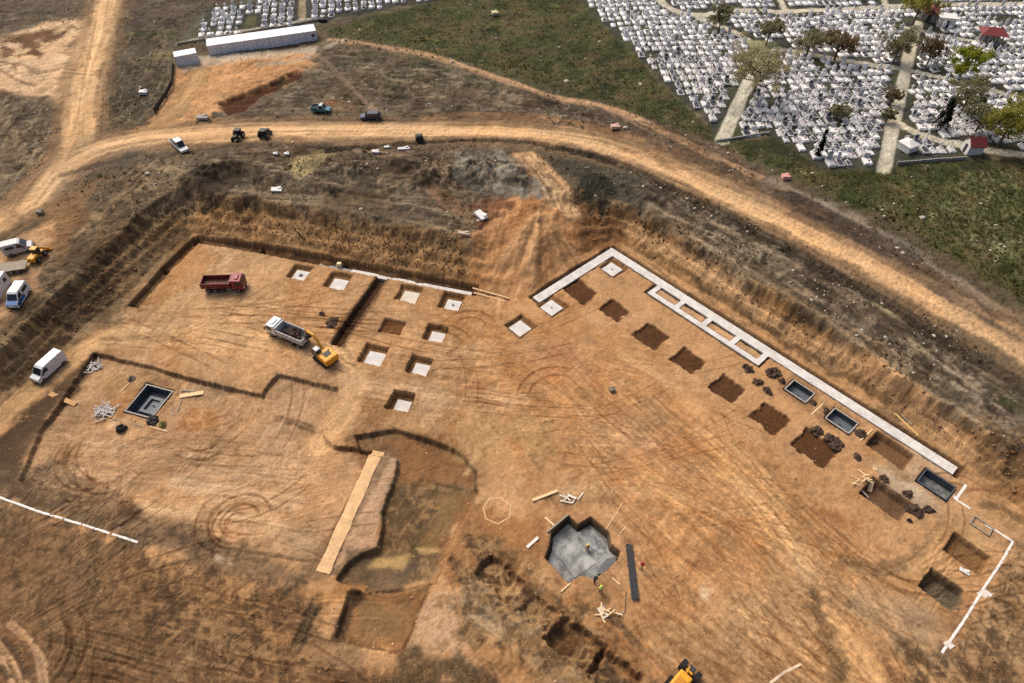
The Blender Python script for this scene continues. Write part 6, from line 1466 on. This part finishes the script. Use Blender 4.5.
# ------------------------------------------------------------------ loose clods over the ground, scrub on the rough parts
def gzv(x, y):
    j = np.clip(np.searchsorted(Yr, y) - 1, 0, NR - 2); fy = (y - Yr[j]) / (Yr[j + 1] - Yr[j]); r = []
    for jj in (j, j + 1):
        uu = x / Wd[jj]; i = np.clip(np.searchsorted(U, uu) - 1, 0, NC - 2); fx = (uu - U[i]) / (U[i + 1] - U[i])
        r.append(Zg[jj, i] * (1 - fx) + Zg[jj, i + 1] * fx)
    return r[0] * (1 - fy) + r[1] * fy
IC = np.array([(0,0,1),(.89,0,.45),(.28,.85,.45),(-.72,.53,.45),(-.72,-.53,.45),(.28,-.85,.45),(.72,.53,-.45),(-.28,.85,-.45),(-.89,0,-.45),(-.28,-.85,-.45),(.72,-.53,-.45),(0,0,-1)])
FC = np.array([(0,1,2),(0,2,3),(0,3,4),(0,4,5),(0,5,1),(1,6,2),(2,7,3),(3,8,4),(4,9,5),(5,10,1),(6,7,2),(7,8,3),(8,9,4),(9,10,5),(10,6,1),(6,11,7),(7,11,8),(8,11,9),(9,11,10),(10,11,6)])
rg = np.random.default_rng(77); K = 260000
vx, vy = rg.random(K) * 1200 - 90, rg.random(K) * 780 - 50
kk = (CAM_H - 2.5) / (FPX * SN + (vy - 341.5) * CS); wx, wy = (vx - 512) * kk, (FPX * CS - (vy - 341.5) * SN) * kk
o_dc, o_dt = sd_poly(cp, wx, wy), sd_poly(tp, wx, wy)
o_cem = np.minimum(sd_poly(PP(CEM, UP), wx, wy), sd_poly(PP(CEM2, UP), wx, wy))
o_road = np.full(K, 1e9)
for q, w_ in ((MAIN1, 4.2), (MAIN2, 4.6)): o_road = np.minimum(o_road, sd_line(smooth_line(PP(q, UP)), wx, wy)[0] - w_)
r1 = sd_line(smooth_line(PP([(-60,470),(0,414),(60,366),(95,345),(260,340)], 0)), wx, wy)[0]
o_yard = np.minimum(sd_poly(PP([(176,66),(205,45),(318,36),(330,58),(300,78),(248,98),(200,120),(150,130)], UP), wx, wy), sd_poly(PP([(-60,250),(50,200),(62,230),(42,300),(-60,375)], UP), wx, wy))
o_sand = sd_poly(PP([(-60,42),(0,38),(88,18),(92,40),(66,105),(0,92)], UP), wx, wy)
o_rough = np.minimum(sd_poly(PP([(0,500),(140,546),(308,590),(322,640),(400,670),(480,660),(520,700),(-80,760)]), wx, wy), sd_poly(PP([(1012,545),(1040,520),(1100,560),(1100,720),(890,720),(905,650),(942,655)]), wx, wy))
nz_ = fbm(wx / 9, wy / 9, 141, 4)
o_grass = np.minimum(sd_poly(PP([(330,30),(440,0),(590,-30),(645,66),(722,142),(690,135),(600,100),(540,85),(460,62),(330,42)], UP), wx, wy), sd_poly(PP([(740,146),(830,174),(960,166),(1060,164),(1060,320),(960,262),(850,202)], UP), wx, wy))
free_up = (o_dc > 0) & (o_cem > 1) & (o_road > 0) & (o_yard > .5) & (o_sand > 0)
wild = free_up & (nz_ > -.15)
ramp = sd_poly(PP([(465,240),(490,205),(555,195),(600,240),(590,270),(530,305),(465,296)], 2.5), wx, wy)
face = (o_dc < 0) & (o_dt > .5) & (ramp > 0)
def cloud(name, mask, n, size, squash, m, label, cat, sg=.5):
    ids = np.where(mask)[0]; ids = ids[rg.permutation(len(ids))[:n]]; n = len(ids)
    pos = np.stack([wx[ids], wy[ids], gzv(wx[ids], wy[ids])], 1)
    s = size * np.exp(rg.normal(0, sg, (n, 1, 1))); V = IC[None] * (1 + .6 * (rg.random((n, 12, 1)) - .5)) * s * np.array([1, 1, squash]) * (.7 + .6 * rg.random((n, 1, 3)))
    V = V + pos[:, None, :]; F = FC[None] + 12 * np.arange(n)[:, None, None]
    o = bpy.data.objects.new(name, np_mesh(name, V.reshape(-1, 3), F.reshape(-1, 3), [m])); COL.objects.link(o); tag(o, label, cat, None, 'stuff')
def tufts(name, mask, n, hgt, m, label, cat):
    ids = np.where(mask)[0]; ids = ids[rg.permutation(len(ids))[:n]]; n = len(ids); B = 6
    pos = np.stack([wx[ids], wy[ids], gzv(wx[ids], wy[ids])], 1)
    h = hgt * np.exp(rg.normal(0, .45, (n, 1, 1))); a = rg.random((n, B, 1)) * 6.283; out = np.concatenate([np.cos(a), np.sin(a), 0 * a], 2); side = np.concatenate([-np.sin(a), np.cos(a), 0 * a], 2)
    base = pos[:, None, :] + out * .15 * h * rg.random((n, B, 1)); tip = base + out * h * (.3 + .7 * rg.random((n, B, 1))) + np.array([0, 0, 1.]) * h * (.35 + .65 * rg.random((n, B, 1)))
    mid = (base + tip) / 2; w2 = side * h * .28
    V = np.stack([base - np.array([0, 0, .05]), mid - w2, tip, mid + w2], 2).reshape(-1, 3); F = np.arange(len(V)).reshape(-1, 4)
    o = bpy.data.objects.new(name, np_mesh(name, V, F, [m])); COL.objects.link(o); tag(o, label, cat, None, 'stuff')
S_DRY = leafmat('dry_scrub', (150, 130, 96), (104, 90, 66)); S_OL = leafmat('olive_scrub', (118, 108, 70), (82, 76, 50)); S_GR = leafmat('green_grass', (104, 102, 54), (78, 76, 44))
tufts('dry_scrub', wild & (o_grass > 0), 7500, .17, S_DRY, 'dry brown scrub growing over the rough ground around the pit', 'scrub')
tufts('dark_scrub', wild & (nz_ > .1), 3000, .2, S_OL, 'dark olive scrub in patches on the rough ground around the pit', 'scrub')
tufts('grass', (o_grass < 0) & (o_cem > 1), 14000, .17, S_GR, 'green grass on the fields beside the cemetery', 'grass')
tufts('dry_weeds', (o_dc < 0) & (o_dt > 3) & (ramp > 0), 2500, .18, S_DRY, 'dry weeds and roots on the cut slopes of the pit', 'weeds')
CLB = mat('clod_brown', (128, 94, 60), .95, .4, 1.5); CLT = mat('clod_tan', (186, 146, 104), .95, .3, 1.5); STN = mat('stone_pale', (176, 164, 146), .9, .3, 1.2)
cloud('clods', face, 4000, .09, .7, CLB, 'brown clods of earth lying on the slopes of the pit', 'clods')
cloud('rubble', (o_dt < -1) & (o_rough > 0) & (r1 > 2.6) & (nz_ > -.1), 3000, .05, .6, CLT, 'small clods of tan earth strewn over the excavated floor', 'rubble')
cloud('rough_clods', o_rough < 0, 5000, .05, .6, CLB, 'brown clods covering the rough ground along the bottom edge', 'clods')
cloud('stones', wild, 2200, .12, .6, STN, 'pale stones strewn among the scrub around the pit', 'stones', .6)
